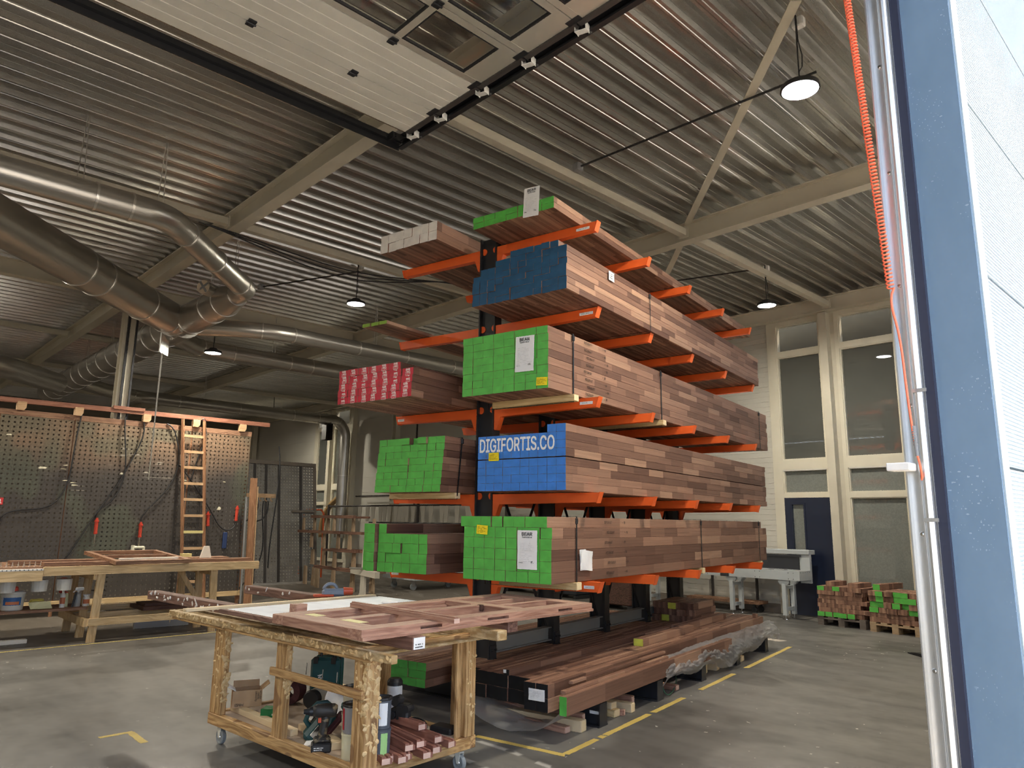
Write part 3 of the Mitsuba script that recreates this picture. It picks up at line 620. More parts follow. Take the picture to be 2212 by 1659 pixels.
pr('m_inkbrown', (.25, .18, .02), .7)
ylabel(FR(-3.193, 4.868, Z[2] + .062, -3), .108, .068, 'yellow label at the lower right corner of the mid-height green pack', 4)
ylabel(FR(-3.80, 5.04, Z[1] + .30), .112, .072, 'yellow label below the white lettering on the bright blue pack', 5)
ylabel(FR(-3.795, 4.888, Z[0] + .415, -4), .115, .075, 'yellow label near the top left of the lowest green pack', 6)
solo('painted_lettering', text('DIGIFORTIS.CO', .112, FR(-3.575, 5.0485, Z[1] + .345, 0), .0015, True, sx=.66), 'm_paper', 'white stencilled lettering across the top of the bright blue pack', 'lettering')
k = solo('paper_note', sheet(.105, .085, SIDE(-2.944, 5.63, Z[3] + .325, 0), 7, .003), 'm_paper', 'small white note on the side of the dark blue-ended stack', 'paper')
part(k, 'handwriting', scribble(.075, .055, 3, SIDE(-2.944, 5.63, Z[3] + .325) @ shift(0, 0, .006), 9, lh=.35), 'm_ink', kind='stuff')
k = solo('paper_note', join(sheet(.20, .16, SIDE(-3.102, 5.41, Z[0] + .175, -6), 8, .012), sheet(.10, .17, SIDE(-3.104, 5.36, Z[0] + .18, 2), 11, .006)), 'm_paper', 'white folded papers tucked under the strap of the lowest right pack', 'paper')
k = solo('paper_note', sheet(.150, .085, FR(-3.245, 4.903, .30, 1), 12, .010), 'm_paper', 'crumpled white paper on the black end of the floor-level pack', 'paper')
part(k, 'small_print', scribble(.11, .05, 5, FR(-3.26, 4.903, .305) @ shift(0, 0, .0145), 12, lh=.2), 'm_softink', kind='stuff')
# rows of stamped numbers on the sides
for (x, z, h, rows, y, nm) in ((-3.133, Z[2] + .006, .0662, 8, 5.55, 'mid-height green pack'), (-3.105, Z[0] + .006, .0868, 6, 5.85, 'lowest right pack')):
    for q in range(rows):
        M = SIDE(x + (.0 if not (q == 5 and rows == 6) else -.03), y + .03 * math.sin(q * 1.7) + (.06 * q * 0), z + (q + .55) * h)
        solo('stamped_number', join(text('KIPL386107', .021, M @ shift(0, -.010, .001), .0006, True, sx=.8), text('\u2014  80', .021, M @ shift(.30, -.010, .001), .0006, True, sx=.8)), 'm_inkwood', f'dark stamped number on the side of the {nm}, ' + ('lowest row', 'second row up', 'third row up', 'fourth row up', 'fifth row up', 'sixth row up', 'seventh row up', 'topmost row')[q], 'stamp')
pr('m_inkwood', (.055, .03, .022), .7)
# white stencils on the red ends, one per beam
cells = [(c, q) for c in range(7) for q in range(5 if c < 6 else 4)]
r_ = random.Random(5)
st = []
for s in range(3):
    g = [box((-.026, .010, 0), (.026, .022, .0006)), box((-.030, -.03, 0), (-.026, .0, .0006)), box((-.026, -.034, 0), (.026, -.029, .0006)), box((.026, -.03, 0), (.03, .005, .0006)), box((-.018, -.012, 0), (.012, .004, .0006)), box((.0, .02, 0), (.022, .03, .0006)), box((-.024, .024, 0), (-.006, .029, .0006)), box((.014, -.016, 0), (.022, .008, .0006)), box((-.02, -.022, 0), (.016, -.018, .0006))]
    rr = random.Random(s)
    st.append(mikit.ply(join(*[b for b in g if rr.random() < .85]), 'm_stencil'))
pr('m_stencil', (.75, .55, .53), .6)
reds = [k for k in labels if labels[k].get('group') == 'red-ended stencilled beams']
for k in reds:
    M = np.array(scene[k + '__shaft']['to_world'].matrix) @ frame((1, 0, 0), (0, 0, 1), (0, -1, 0), (r_.uniform(-.01, .012), -.0013, r_.uniform(-.004, .004)))
    scene[k + '__stencil'] = {**st[r_.randrange(3)], 'to_world': T(M.tolist())}
# ---------------------------------------------------------------- raised sectional door, its tracks and the jamb
ZP = 4.955
door = thing('overhead_door', 'raised sectional door of ribbed and glazed panels hanging under the roof', 'door')
tag(door, kind='thing')
YD0, YD1 = -.62, 3.31
def door_panel(x0, x1, ribs):
    pl = [(x0, ZP + .042), (x0, ZP)]
    for k in range(1, ribs):
        c = x0 + (x1 - x0) * k / ribs
        pl += [(c - .006, ZP), (c - .003, ZP + .006), (c + .003, ZP + .006), (c + .006, ZP)]
    pl += [(x1, ZP), (x1, ZP + .042)]
    v, f = tri(trimesh.creation.extrude_polygon(Polygon(pl), YD1 - YD0, engine='earcut'))
    return np.c_[v[:, 0], v[:, 2] + YD0, v[:, 1]], f[:, ::-1]
JX = [-4.90, -4.47, -3.94, -3.42, -2.90, -2.38, -1.86]
part(door, 'panel', door_panel(JX[0] + .004, JX[1] - .004, 4), 'm_doorpanel')
part(door, 'panel', door_panel(JX[1] + .004, JX[2] - .004, 5), 'm_doorpanel')
part(door, 'edge_seal', box((JX[0] - .016, YD0, ZP + .004), (JX[0] + .004, YD1, ZP + .04)), 'm_brownseal')
pr('m_brownseal', (.16, .12, .085), .6)
pr('m_alu', (.60, .57, .50), .32, .55)
for k in range(2, 6):
    a, b = JX[k] + .004, JX[k + 1] - .004
    bars = [YD0, -.0, .85, 1.70, 2.53, YD1]
    fr = [box((a, YD0, ZP), (a + .055, YD1, ZP + .045)), box((b - .055, YD0, ZP), (b, YD1, ZP + .045))]
    for y in bars:
        w = .09 if y in (YD0, YD1) else .028
        y = y + (.09 if y == YD0 else -.09 if y == YD1 else 0)
        fr.append(box((a + .055, y - w, ZP + .002), (b - .055, y + w, ZP + .045)))
    s = part(door, 'glazed_section', join(*fr), 'm_alu')
    gs = [YD0 + .18, -.028, .028, .822, .878, 1.672, 1.728, 2.502, 2.558, YD1 - .18]
    for q in range(5):
        y0, y1 = gs[2 * q], gs[2 * q + 1]
        part(s, 'pane', (np.array([[a + .055, y0, ZP + .024], [a + .055, y1, ZP + .024], [b - .055, y1, ZP + .024], [b - .055, y0, ZP + .024]]), np.array([[0, 1, 2, 3]])), 'm_glass')
        part(s, 'glazing_bead', join(box((a + .055, y0, ZP + .001), (a + .068, y1, ZP + .022)), box((b - .068, y0, ZP + .001), (b - .055, y1, ZP + .022)), box((a + .055, y0, ZP + .001), (b - .055, y0 + .012, ZP + .022)), box((a + .055, y1 - .012, ZP + .001), (b - .055, y1, ZP + .022))), 'm_black')
for x in JX[1:6]:
    for y in (1.72, 2.525, .9, .1):
        part(door, 'hinge', join(cbox((x, y, ZP - .006), (.075, .055, .010)), cyl((x, y - .034, ZP - .012), (x, y + .034, ZP - .012), .008, n=8), *[cyl((x + sx * .026, y + sy * .016, ZP - .015), (x + sx * .026, y + sy * .016, ZP - .011), .005, n=6) for sx in (-1, 1) for sy in (-1, 1)]), 'm_darksteel')
    part(door, 'end_bracket', cbox((x, YD1 - .02, ZP - .003), (.12, .05, .006)), 'm_darksteel')
for k in range(1, 6):
    part(door, 'end_stile', box((JX[k - 1] + .01, YD1 - .002, ZP - .012), (JX[k] - .01, YD1 + .045, ZP + .046)), 'm_darkbrown')
pr('m_darkbrown', (.045, .04, .038), .5)
for x in [JX[0] + .035] + JX[1:6]:
    M = shift(x, 3.365, ZP - .01) @ rot((0, 0, 1), 18)
    b = part(door, 'roller_bracket', join(cbox((0, 0, -.03), (.085, .070, .004), M @ rot((1, 0, 0), 14)), cbox((-.04, .01, .0), (.004, .07, .06), M), cbox((.04, .01, .0), (.004, .07, .06), M)), 'm_white')
    part(b, 'roller', join(cyl((x, 3.33, ZP - .0), (x, 3.45, ZP - .0), .007, n=8), cyl((x, 3.435, ZP), (x, 3.455, ZP), .024, n=14)), 'm_black')
# track with a slotted hanger angle
tr = thing('door_track', 'dark steel door track with slotted angle running back under the roof', 'track')
XT0, XT1 = -5.17, -1.35
zt = 4.985
def rail(y0, y1, z0, z1): return box((XT0, y0, z0), (XT1, y1, z1))
part(tr, 'channel', join(rail(3.468, 3.471, zt - .035, zt + .035), rail(3.425, 3.470, zt - .037, zt - .034), rail(3.425, 3.470, zt + .034, zt + .037), rail(3.424, 3.427, zt - .037, zt - .020), rail(3.424, 3.427, zt + .020, zt + .037),
     tube([np.array([-1.35 + .30 * math.sin(a) * 1.0, 3.447, zt - .30 + .30 * math.cos(a)]) for a in np.linspace(0, math.pi / 2, 14)], .030, 8)), 'm_darksteel')
# the slotted angle: plate with oblong slots
slots = []
for k in range(26):
    x = XT0 + .12 + k * .145
    for q in range(1 + (k % 3)):
        slots.append([(x + q * .022, .012), (x + q * .022 + .014, .012), (x + q * .022 + .014, .040), (x + q * .022, .040)])
part(tr, 'slotted_angle', join(poly([(XT0, 0), (XT1, 0), (XT1, .052), (XT0, .052)], 0, .003, frame((1, 0, 0), (0, 1, 0), (0, 0, 1), (0, 3.372, zt + .036)), holes=slots), rail(3.421, 3.424, zt + .036, zt + .085)), 'm_darksteel')
for x in (-5.05, -3.2, -1.6):
    part(tr, 'hanger', join(box((x - .018, 3.425, zt + .03), (x + .018, 3.429, 5.80))), 'm_darksteel')
part(tr, 'end_bar', join(box((XT0 - .045, -.75, zt + .02), (XT0 + .005, 3.46, zt + .065)), box((XT0 - .045, -.75, zt - .03), (XT0 - .035, 3.46, zt + .02))), 'm_darksteel')
part(tr, 'tail_bracket', join(cbox((XT0 + .07, 3.36, zt + .028), (.10, .16, .006)), cbox((XT0 + .07, 3.29, zt + .0), (.09, .004, .06)), *[cyl((XT0 + .04 + .03 * k, 3.33 + .02 * (k % 2), zt + .015), (XT0 + .04 + .03 * k, 3.33 + .02 * (k % 2), zt + .026), .008, n=6) for k in range(3)]), 'm_darksteel')
vt = thing('door_guide', 'galvanised upright door guide with bolts beside the blue reveal', 'track')
part(vt, 'angle', join(box((-1.112, 3.486, 0), (-1.005, 3.492, 4.72)), box((-1.116, 3.448, 0), (-1.110, 3.492, 4.72))), 'm_galv')
part(vt, 'guide_channel', join(box((-1.062, 3.440, .02), (-1.056, 3.487, 4.72)), tube([(-1.038, 3.462, .02), (-1.038, 3.462, 4.60)], .020, 12)), 'm_galv')
part(vt, 'rubber_seal', box((-1.012, 3.470, 0), (-.975, 3.502, 4.66)), 'm_navyseal')
pr('m_navyseal', (.018, .022, .045), .5)
for z in np.arange(.45, 4.6, .56):
    part(vt, 'bolt', join(cyl((-1.082, 3.487, z), (-1.082, 3.478, z), .012, .008, 12), cyl((-1.082, 3.478, z), (-1.082, 3.472, z), .006, n=8)), 'm_chrome')
    if int(z * 10) % 2: part(vt, 'strap_clip', cbox((-1.03, 3.441, z + .06), (.06, .004, .016)), 'm_galv')
part(vt, 'top_bracket', join(box((-1.14, 3.45, 4.30), (-1.135, 3.56, 4.95)), cbox((-1.07, 3.485, 4.62), (.12, .012, .20))), 'm_galv')
for k, (y0, z0, z1) in enumerate(((3.49, 1.30, 1.33), (3.49, 2.9, 2.93))):
    pass
# coiled red cable with its plug
cable = thing('coiled_cable', 'red coiled air hose hanging beside the door opening, straight below', 'hose')
a, b = np.array([-1.19, 3.40, 4.42]), np.array([-1.095, 3.40, 2.66])
n = 96 * 12
tt = np.linspace(0, 1, n); an = tt * 96 * 2 * np.pi
ax = b - a; axn = ax / np.linalg.norm(ax); e1 = np.cross(axn, [0, 1, 0]); e1 /= np.linalg.norm(e1); e2 = np.cross(axn, e1)
rad = .0145
hel = a + tt[:, None] * ax + rad * (np.cos(an)[:, None] * e1 + np.sin(an)[:, None] * e2)
part(cable, 'coil', tube(hel, .0040, 6), 'm_hose', True)
straight = spline([hel[-1], (-1.092, 3.392, 2.62), (-1.085, 3.40, 2.50), (-1.068, 3.40, 2.25), (-1.056, 3.40, 2.0), (-1.052, 3.405, 1.93)], 24)
part(cable, 'straight_end', tube(straight, .0055, 8), 'm_hose', True)
pr('m_hose', (.92, .20, .10), .35)
part(cable, 'strain_relief', join(*[cyl((-1.0545 + .0006 * k, 3.403, 2.03 - k * .011), (-1.0545 + .0006 * k, 3.403, 2.0225 - k * .011), .0095, n=12) for k in range(8)], cyl((-1.054, 3.403, 2.03), (-1.049, 3.405, 1.90), .0075, n=12)), 'm_greyplastic')
pr('m_greyplastic', (.23, .235, .24), .5)
part(cable, 'lead', tube(spline([(-1.05, 3.405, 1.91), (-1.046, 3.42, 1.86), (-1.052, 3.45, 1.80)], 10), .005, 6), 'm_hose', True)
solo('door_sensor', join(rbox((-1.165, 3.36, 1.838), (-1.07, 3.448, 1.872), .004), cbox((-1.166, 3.40, 1.862), (.014, .02, .012))), 'm_white', 'white bracket box on the door guide below the red hose', 'sensor bracket')

# ---------------------------------------------------------------- dust extraction ducts
ducts = thing('extraction_duct', 'branching grey metal dust extraction ductwork hanging at the left', 'duct')
def duct(name, label, path, r, flange_at=(), seams=(), n=28, taper=None):
    k = part(ducts, 'pipe', tube(path, r if taper is None else taper, n), 'm_duct', 40, label=label)
    P = np.asarray(path, float); d = np.r_[0, np.cumsum(np.linalg.norm(np.diff(P, axis=0), axis=1))]
    for s in flange_at:
        q = np.array([np.interp(s, d, P[:, i]) for i in range(3)]); q2 = np.array([np.interp(s + .03, d, P[:, i]) for i in range(3)])
        u = (q2 - q) / (np.linalg.norm(q2 - q) + 1e-9)
        rr = r if taper is None else float(np.interp(s, d, taper))
        part(k, 'flange_ring', cyl(q - u * .012, q + u * .012, rr + .010, n=n), 'm_seam', 40)
    return k
def bend(p0, corner, p1, r, n=9):
    """Polyline p0 - rounded corner - p1."""
    p0, c, p1 = (np.asarray(q, float) for q in (p0, corner, p1))
    u, v = (p0 - c) / np.linalg.norm(p0 - c), (p1 - c) / np.linalg.norm(p1 - c)
    half = math.acos(np.clip(u @ v, -1, 1)) / 2; t = r / math.tan(half)
    a, b = c + u * t, c + v * t
    o = c + (u + v) / np.linalg.norm(u + v) * r / math.sin(half)
    out = []
    for s in np.linspace(0, 1, n):
        q = (1 - s) * (a - o) + s * (b - o); out.append(o + q / np.linalg.norm(q) * r)
    return [p0] + out + [p1]
main = [(x, 4.19, 4.90) for x in np.linspace(-12.6, -22.6, 21)]
duct('main_duct', 'wide grey main duct running back behind the slim column', main, .285, flange_at=(.9, 1.45, 2.15, 3.0, 3.7, 4.4, 5.1, 5.8, 6.5, 7.2, 7.9, 8.6, 9.3))
duct('branch_duct', 'wide shiny duct coming diagonally from the left edge to the junction', [(-8.4, -.2, 4.9), (-12.75, 4.12, 4.9)], .275, flange_at=(3.3, 3.75, 4.95, 5.75, 5.95))
duct('riser_duct', 'short wide duct with bright rings right of the junction', [(-12.4, 4.19, 4.9), (-11.2, 4.19, 4.9), (-10.85, 4.19, 4.9), (-10.45, 4.19, 4.9)], .25, flange_at=(.12, 1.0, 1.5), taper=[.26, .245, .235, .165])
p3 = bend((-8.25, -1.2, 4.92), (-8.25, 2.45, 4.92), (-10.02, 4.02, 4.92), .55) 
duct('upper_duct', 'slim duct from the left edge, bending down to the junction', bend((-8.25, -1.2, 4.92), (-8.25, 2.45, 4.92), (-9.0, 3.12, 4.92), .5)[:-1] + bend((-8.62, 2.78, 4.92), (-10.15, 4.18, 4.92), (-10.6, 4.19, 4.90), .18)[1:], .152, flange_at=(1.1, 2.0, 2.9, 3.25, 4.1, 5.0, 5.95))
k = part(ducts, 'blanked_stub', cyl((-10.98, 4.06, 5.02), (-10.80, 3.80, 5.02), .108, n=24), 'm_duct', 40, label='short blanked stub with a taped cross')
M = frame(np.cross([0, 0, 1.0], np.array([.569, -.822, 0])), (0, 0, 1), (.569, -.822, 0), (-10.80, 3.80, 5.02))
part(k, 'cover', cyl((-10.80, 3.80, 5.02), (-10.797, 3.796, 5.02), .104, n=24), 'm_tancover')
part(k, 'tape_cross', join(cbox((0, 0, .006), (.20, .034, .002), M @ rot((0, 0, 1), 35)), cbox((0, 0, .007), (.20, .034, .002), M @ rot((0, 0, 1), -55))), 'm_greyplastic')
pr('m_tancover', (.60, .50, .38), .6)
duct('long_duct', 'grey duct leaving the junction, curving towards the window wall', bend((-12.75, 4.35, 4.86), (-11.98, 5.3, 4.86), (-11.9, 12.9, 4.86), 1.6, 12), .14, flange_at=(1.2, 1.75, 3.1, 4.2, 5.4, 6.6, 7.8))
duct('low_duct', 'grey duct passing just right of the lit lamp at the left', bend((-13.4, 4.3, 4.82), (-14.08, 5.0, 4.82), (-14.08, 9.3, 4.82), .7, 10), .165, flange_at=(.9, 1.6, 2.8, 3.3, 4.4))
duct('far_duct', 'long grey duct at the back with an elbow dropping by the far windows', [(-20.2, 4.4, 4.86)] + bend((-21.0, 5.2, 4.86), (-21.7, 6.2, 4.9), (-21.75, 9.0, 4.9), .8, 6) + bend((-21.78, 9.5, 4.9), (-21.8, 12.85, 4.9), (-21.82, 12.85, 2.75), .55, 10)[1:] + [(-21.82, 12.85, 2.62), (-21.82, 12.85, 1.0)], .175, flange_at=(2.0, 3.4, 5.2, 7.0, 7.9, 8.7, 10.6), taper=None)
k = duct('far_duct_elbow', 'dark duct elbow above the rail at the left edge', bend((-15.3, .4, 4.25), (-15.4, 2.0, 4.22), (-16.6, 3.2, 4.2), .8, 8), .20, flange_at=(.5, .9, 1.3))
part(ducts, 'branch_hose', tube(spline([(-21.82, 12.8, 2.35), (-22.2, 12.75, 2.15), (-22.6, 12.7, 1.75), (-22.75, 12.7, 1.0)], 20), .09, 14), 'm_hosebrown', True, label='brown flexible hose')
pr('m_hosebrown', (.30, .19, .08), .5)
k = part(ducts, 'damper_plate', cbox((-13.02, 4.02, 4.62), (.34, .02, .50), rot((0, 0, 1), -40, (-13.02, 4.02, 4.62))), 'm_galv', label='flat grey damper plate')
for dx in (-.025, .025):
    pts = [(-12.93 + dx, 3.97, 4.40), (-12.95 + dx * .6, 3.975, 2.2)]
    part(k, 'pull_chain', tube(pts, .0055, 5), 'm_seam')
for (x, y, zt_) in ((-8.25, 1.55, 5.08), (-8.25, 2.35, 5.08), (-10.6, 4.19, 5.1), (-11.95, 7.6, 5.0), (-11.95, 10.2, 5.0), (-14.08, 6.5, 5.0), (-12.1, 4.4, 5.2), (-21.75, 8.0, 5.08), (-17.0, 4.19, 5.18), (-19.0, 4.19, 5.18)):
    part(ducts, 'hanger_wire', tube([(x, y - .03, zt_ - .02), (x, y - .01, 5.80)], .005, 5), 'm_seam')
    part(ducts, 'hanger_wire', tube([(x, y + .03, zt_ - .02), (x, y + .01, 5.80)], .005, 5), 'm_seam')
k = part(ducts, 'wall_bracket', join(box((-21.9, 12.0, 4.2), (-21.88, 12.25, 4.75)), box((-21.9, 12.0, 4.2), (-21.6, 12.02, 4.75)), box((-21.9, 12.23, 4.2), (-21.6, 12.25, 4.75))), 'm_darkbrown')
# cable rods under the deck
for p0, p1, s in (((-5.22, 5.98, 5.72), (-2.45, 6.15, 5.72), 'black cable conduit leading to the upper right lamp'), ((-7.7, 9.9, 5.72), (-5.45, 10.66, 5.72), 'black cable conduit leading to the lamp by the windows'), ((-12.2, 5.3, 5.70), (-10.2, 6.1, 5.70), 'black cable conduit leading to the lamp above the ducts')):
    k = solo('cable_conduit', tube([p0, p1], .012, 6), 'm_black', s, 'conduit')
    part(k, 'junction_box', rbox(np.array(p0) - .05, np.array(p0) + .05, .012), 'm_greyplastic')
cb = thing('cable_bundle', 'three black cables sagging under the roof strut left of the rack top', 'cables')
for k in range(3):
    part(cb, 'cable', tube(spline([(-9.5, 3.2 + .03 * k, 5.48), (-9.45, 4.4, 5.40 - .05 * k), (-9.35, 5.6, 5.34 - .06 * k), (-9.2, 7.0, 5.50), (-9.2, 8.3, 5.52)], 24), .010, 5), 'm_black', True)
# ---------------------------------------------------------------- perforated boards, ladder, hanging tools
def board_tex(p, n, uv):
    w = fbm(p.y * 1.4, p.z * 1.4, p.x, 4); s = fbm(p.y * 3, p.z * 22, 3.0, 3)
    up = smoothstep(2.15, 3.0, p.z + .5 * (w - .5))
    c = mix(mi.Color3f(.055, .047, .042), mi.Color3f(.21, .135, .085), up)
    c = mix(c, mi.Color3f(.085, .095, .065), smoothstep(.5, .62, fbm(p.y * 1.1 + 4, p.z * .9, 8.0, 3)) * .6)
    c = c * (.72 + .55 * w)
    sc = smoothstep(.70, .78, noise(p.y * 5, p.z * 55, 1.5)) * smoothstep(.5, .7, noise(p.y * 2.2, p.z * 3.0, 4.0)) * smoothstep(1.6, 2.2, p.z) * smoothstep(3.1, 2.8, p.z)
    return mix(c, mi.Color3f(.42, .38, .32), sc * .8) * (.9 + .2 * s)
pr('m_board', proc(board_tex), .6)
pr('m_boardgrey', proc(lambda p, n, uv: mix(mi.Color3f(.16, .15, .14), mi.Color3f(.25, .24, .22), fbm(p.y * 3, p.z * 5, 0, 3))), .55)
pr('m_oldwood', grain_tex(mi.Color3f(.16, .075, .045), mi.Color3f(.30, .17, .10), axis=((0, 1, 0), (1, 0, 0), (0, 0, 1))), .6)
pr('m_oldwood_z', grain_tex(mi.Color3f(.20, .09, .045), mi.Color3f(.36, .19, .10), axis=((0, 0, 1), (1, 0, 0), (0, 1, 0))), .6)
pr('m_rung', grain_tex(mi.Color3f(.40, .24, .13), mi.Color3f(.56, .38, .22), axis=((0, 1, 0), (1, 0, 0), (0, 0, 1))), .6)
def perforated(ny, nz, py, pz, r, t, margin, seed=0, miss=.02):
    """Sheet in (y, z) with a grid of round holes, front at x = 0, thickness t backwards."""
    rr = random.Random(seed); a = np.arange(8) * np.pi / 4 + np.pi / 8
    sq = np.array([(math.copysign(1, math.cos(q)) if abs(math.cos(q)) > .5 else 0, 0) for q in a])
    edge = []
    for q in a:
        c, s = math.cos(q), math.sin(q); m = max(abs(c), abs(s)); edge.append((c / m, s / m))
    edge = np.array(edge); hole = np.c_[np.cos(a), np.sin(a)] * r
    corners = np.array([(1, 1), (-1, 1), (-1, -1), (1, -1)], float)
    V, Fc, n = [], [], 0
    i = np.arange(8); j = (i + 1) % 8
    for y in range(ny):
        for z in range(nz):
            c = np.array([(y + .5) * py, (z + .5) * pz])
            if rr.random() < miss:
                v = c + corners * [py / 2, pz / 2]; k = 4
                f = np.array([[0, 1, 2], [0, 2, 3]])
                V.append(np.c_[np.zeros(4), v]); Fc.append(f + n); n += 4
                continue
            o = c + edge * [py / 2, pz / 2]; h = c + hole; cc = c + corners * [py / 2, pz / 2]
            v = np.vstack([np.c_[np.zeros(8), o], np.c_[np.zeros(8), h], np.c_[np.full(8, -t), h], np.c_[np.zeros(4), cc]])
            f = np.vstack([np.c_[i, j, j + 8], np.c_[i, j + 8, i + 8], np.c_[i + 8, j + 8, j + 16], np.c_[i + 8, j + 16, i + 16], [[0, 24, 1], [2, 25, 3], [4, 26, 5], [6, 27, 7]]])
            V.append(v); Fc.append(f + n); n += 28
    return np.vstack(V), np.vstack(Fc)
pb = thing('perforated_board', 'tall dark brown perforated assembly board full of round holes', 'board')
XB = -13.85
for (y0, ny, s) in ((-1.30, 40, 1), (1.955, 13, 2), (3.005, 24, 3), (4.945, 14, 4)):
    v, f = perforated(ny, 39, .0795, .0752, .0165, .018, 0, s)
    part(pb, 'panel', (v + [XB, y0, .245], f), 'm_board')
part(pb, 'top_trim', box((XB - .03, -1.3, 3.178), (XB + .006, 6.07, 3.27)), 'm_oldwood')
part(pb, 'bottom_rail', box((XB - .06, -1.3, .16), (XB + .03, 6.10, .245)), 'm_pine_y')
for y in (-1.29, 1.945, 2.995, 4.935, 6.05): part(pb, 'batten', box((XB - .06, y - .022, 0), (XB - .019, y + .022, 3.27)), 'm_oldwood_z')
rr = random.Random(4)
splats = [(2.62, 2.36, .075, .022), (2.92, 2.42, .06, .012), (2.91, 2.36, .05, .010), (2.96, 2.17, .05, .010), (3.08, 2.14, .05, .010), (3.10, 2.10, .06, .014), (3.80, 2.33, .03, .02), (2.10, 2.86, .045, .018), (4.86, 2.27, .06, .02), (5.6, 2.27, .05, .012), (5.55, 1.78, .05, .05), (4.2, 1.43, .03, .05)]
part(pb, 'glue_blob', join(*[trimesh.convex.convex_hull(np.array([(XB + .001, y + rr.uniform(-w, w), z + rr.uniform(-h, h)) for _ in range(9)] + [(XB + .006, y + rr.uniform(-w, w) * .6, z + rr.uniform(-h, h) * .6) for _ in range(4)])) for y, z, w, h in splats]), 'm_cream2', kind='stuff')
pr('m_cream2', (.72, .68, .52), .5)
# rail above the board with spacer blocks
rl = thing('wooden_rail', 'long reddish brown wooden rail running above the perforated board', 'rail')
part(rl, 'bar', box((XB - .03, -2.5, 3.375), (XB + .03, 6.42, 3.455), rot((1, 0, 0), .35, (0, 2, 3.4))), 'm_railwood')
pr('m_railwood', grain_tex(mi.Color3f(.17, .06, .035), mi.Color3f(.30, .13, .08), axis=((0, 1, 0), (1, 0, 0), (0, 0, 1))), .5)
for y in (2.2, 3.02, 4.1, 4.97, 5.86):
    part(rl, 'spacer_block', prism([(y - .055, 3.26), (y + .045, 3.26), (y + .075, 3.31), (y + .075, 3.40), (y - .055, 3.40)], XB - .04, XB + .05, AX['x']), 'm_rung')
k = part(rl, 'rail_board', box((XB - .03, 3.55, 3.44), (XB + .05, 4.06, 3.50)), 'm_railwood')
# wooden ladder leaning at the board
ld = thing('wooden_ladder', 'upright brown wooden ladder leaning against the perforated board', 'ladder')
xa, xb = -13.79, -13.58
part(ld, 'stile', tube([(xb, 4.935, .02), (xa, 4.72, 3.38)], .030, 4), 'm_oldwood_z')
part(ld, 'stile', tube([(xb, 5.325, .02), (xa, 5.11, 3.38)], .030, 4), 'm_oldwood_z')
for q in range(11):
    s = (q + .55) / 11.6; y = 4.935 - .215 * s; x = xb + (xa - xb) * s; z = .02 + 3.36 * s
    part(ld, 'rung', box((x - .015, y + .02, z - .024), (x + .015, y + .37, z + .024)), 'm_yellowrung' if q == 4 else 'm_rung')
pr('m_yellowrung', (.58, .50, .22), .6)
solo('wall_hook', tube(arc((XB + .03, 5.11, 3.40), .03, -60, 230, (0, 1, 0), (0, 0, 1), 14), .007, 6), 'm_black', 'black hook from which the wooden ladder hangs', 'hook')
# black hoses hung over the board
def hang(pts, label, r=.011):
    P = [(XB + .02 + (.02 if 0 < q < len(pts) - 1 else .0), y, z) for q, (y, z) in enumerate(pts)]
    return solo('air_hose', tube(spline(P, 40), r, 7), 'm_black', label, 'hose', smooth=True)
hang([(3.08, 3.30), (3.04, 2.9), (3.02, 2.47), (2.95, 2.0), (2.80, 1.77), (2.6, 1.70), (2.35, 1.67), (2.17, 1.60), (2.13, 1.47)], 'black hose curving down to the lower left of the board')
hang([(3.76, 3.32), (3.79, 2.9), (3.84, 2.45), (3.80, 2.10), (3.66, 1.84), (3.50, 1.68), (3.47, 1.56)], 'black hose ending at the red spray gun on the left')
hang([(4.05, 3.31), (4.08, 3.12), (3.96, 2.65), (3.80, 2.25), (3.62, 1.90), (3.48, 1.66), (3.30, 1.30), (3.09, .90)], 'black hose crossing behind the left spray gun down to the bench')
hang([(4.46, 3.27), (4.56, 3.20), (4.66, 2.98), (4.72, 2.72), (4.63, 2.2), (4.45, 1.93), (4.26, 1.70), (4.18, 1.53)], 'black hose ending at the spray gun with a white clamp')
hang([(4.72, 2.55), (4.95, 2.30), (5.12, 2.08), (5.26, 1.90), (5.45, 1.62), (5.58, 1.44), (5.70, 1.37), (5.82, 1.40), (5.88, 1.52)], 'black hose passing behind the ladder to the right spray gun')
hang([(5.15, 3.27), (5.17, 3.1), (5.12, 2.9), (5.02, 2.5), (4.97, 2.25)], 'short black hose behind the right ladder stile')
def gun(y, z, L, label, tilt=0, tip=True, clamp=False):
    M = shift(XB + .05, y, z) @ rot((1, 0, 0), tilt)
    k = thing('glue_gun', label, 'tool')
    part(k, 'body', join(cyl((0, 0, 0), (0, 0, L), .026, .030, 10), cyl((0, 0, L), (0, 0, L + .03), .018, n=8)) if False else xf(join(cyl((0, 0, 0), (0, 0, L), .026, .030, 10), cyl((0, 0, L), (0, 0, L + .03), .018, n=8)), M), 'm_redtool')
    part(k, 'collar', xf(join(cyl((0, 0, L * .86), (0, 0, L * .92), .042, n=10), cyl((0, 0, L * .05), (0, 0, L * .1), .034, n=10)), M), 'm_redtool')
    if tip: part(k, 'nozzle', xf(cyl((0, 0, -.15), (0, 0, 0), .010, .014, 8), M), 'm_chrome')
    if clamp: part(k, 'clamp_head', xf(join(rbox((-.02, -.10, -.19), (.03, .10, -.145), .015), cyl((0, -.09, -.21), (0, -.09, -.13), .032, n=10), cyl((0, .085, -.23), (0, .085, -.16), .024, n=10)), M), 'm_cream2')
pr('m_redtool', (.52, .055, .03), .45)
gun(3.49, 1.30, .24, 'red spray gun hanging on the board, left of the middle')
gun(4.19, 1.24, .24, 'red spray gun with a white clamp head on the board', clamp=True)
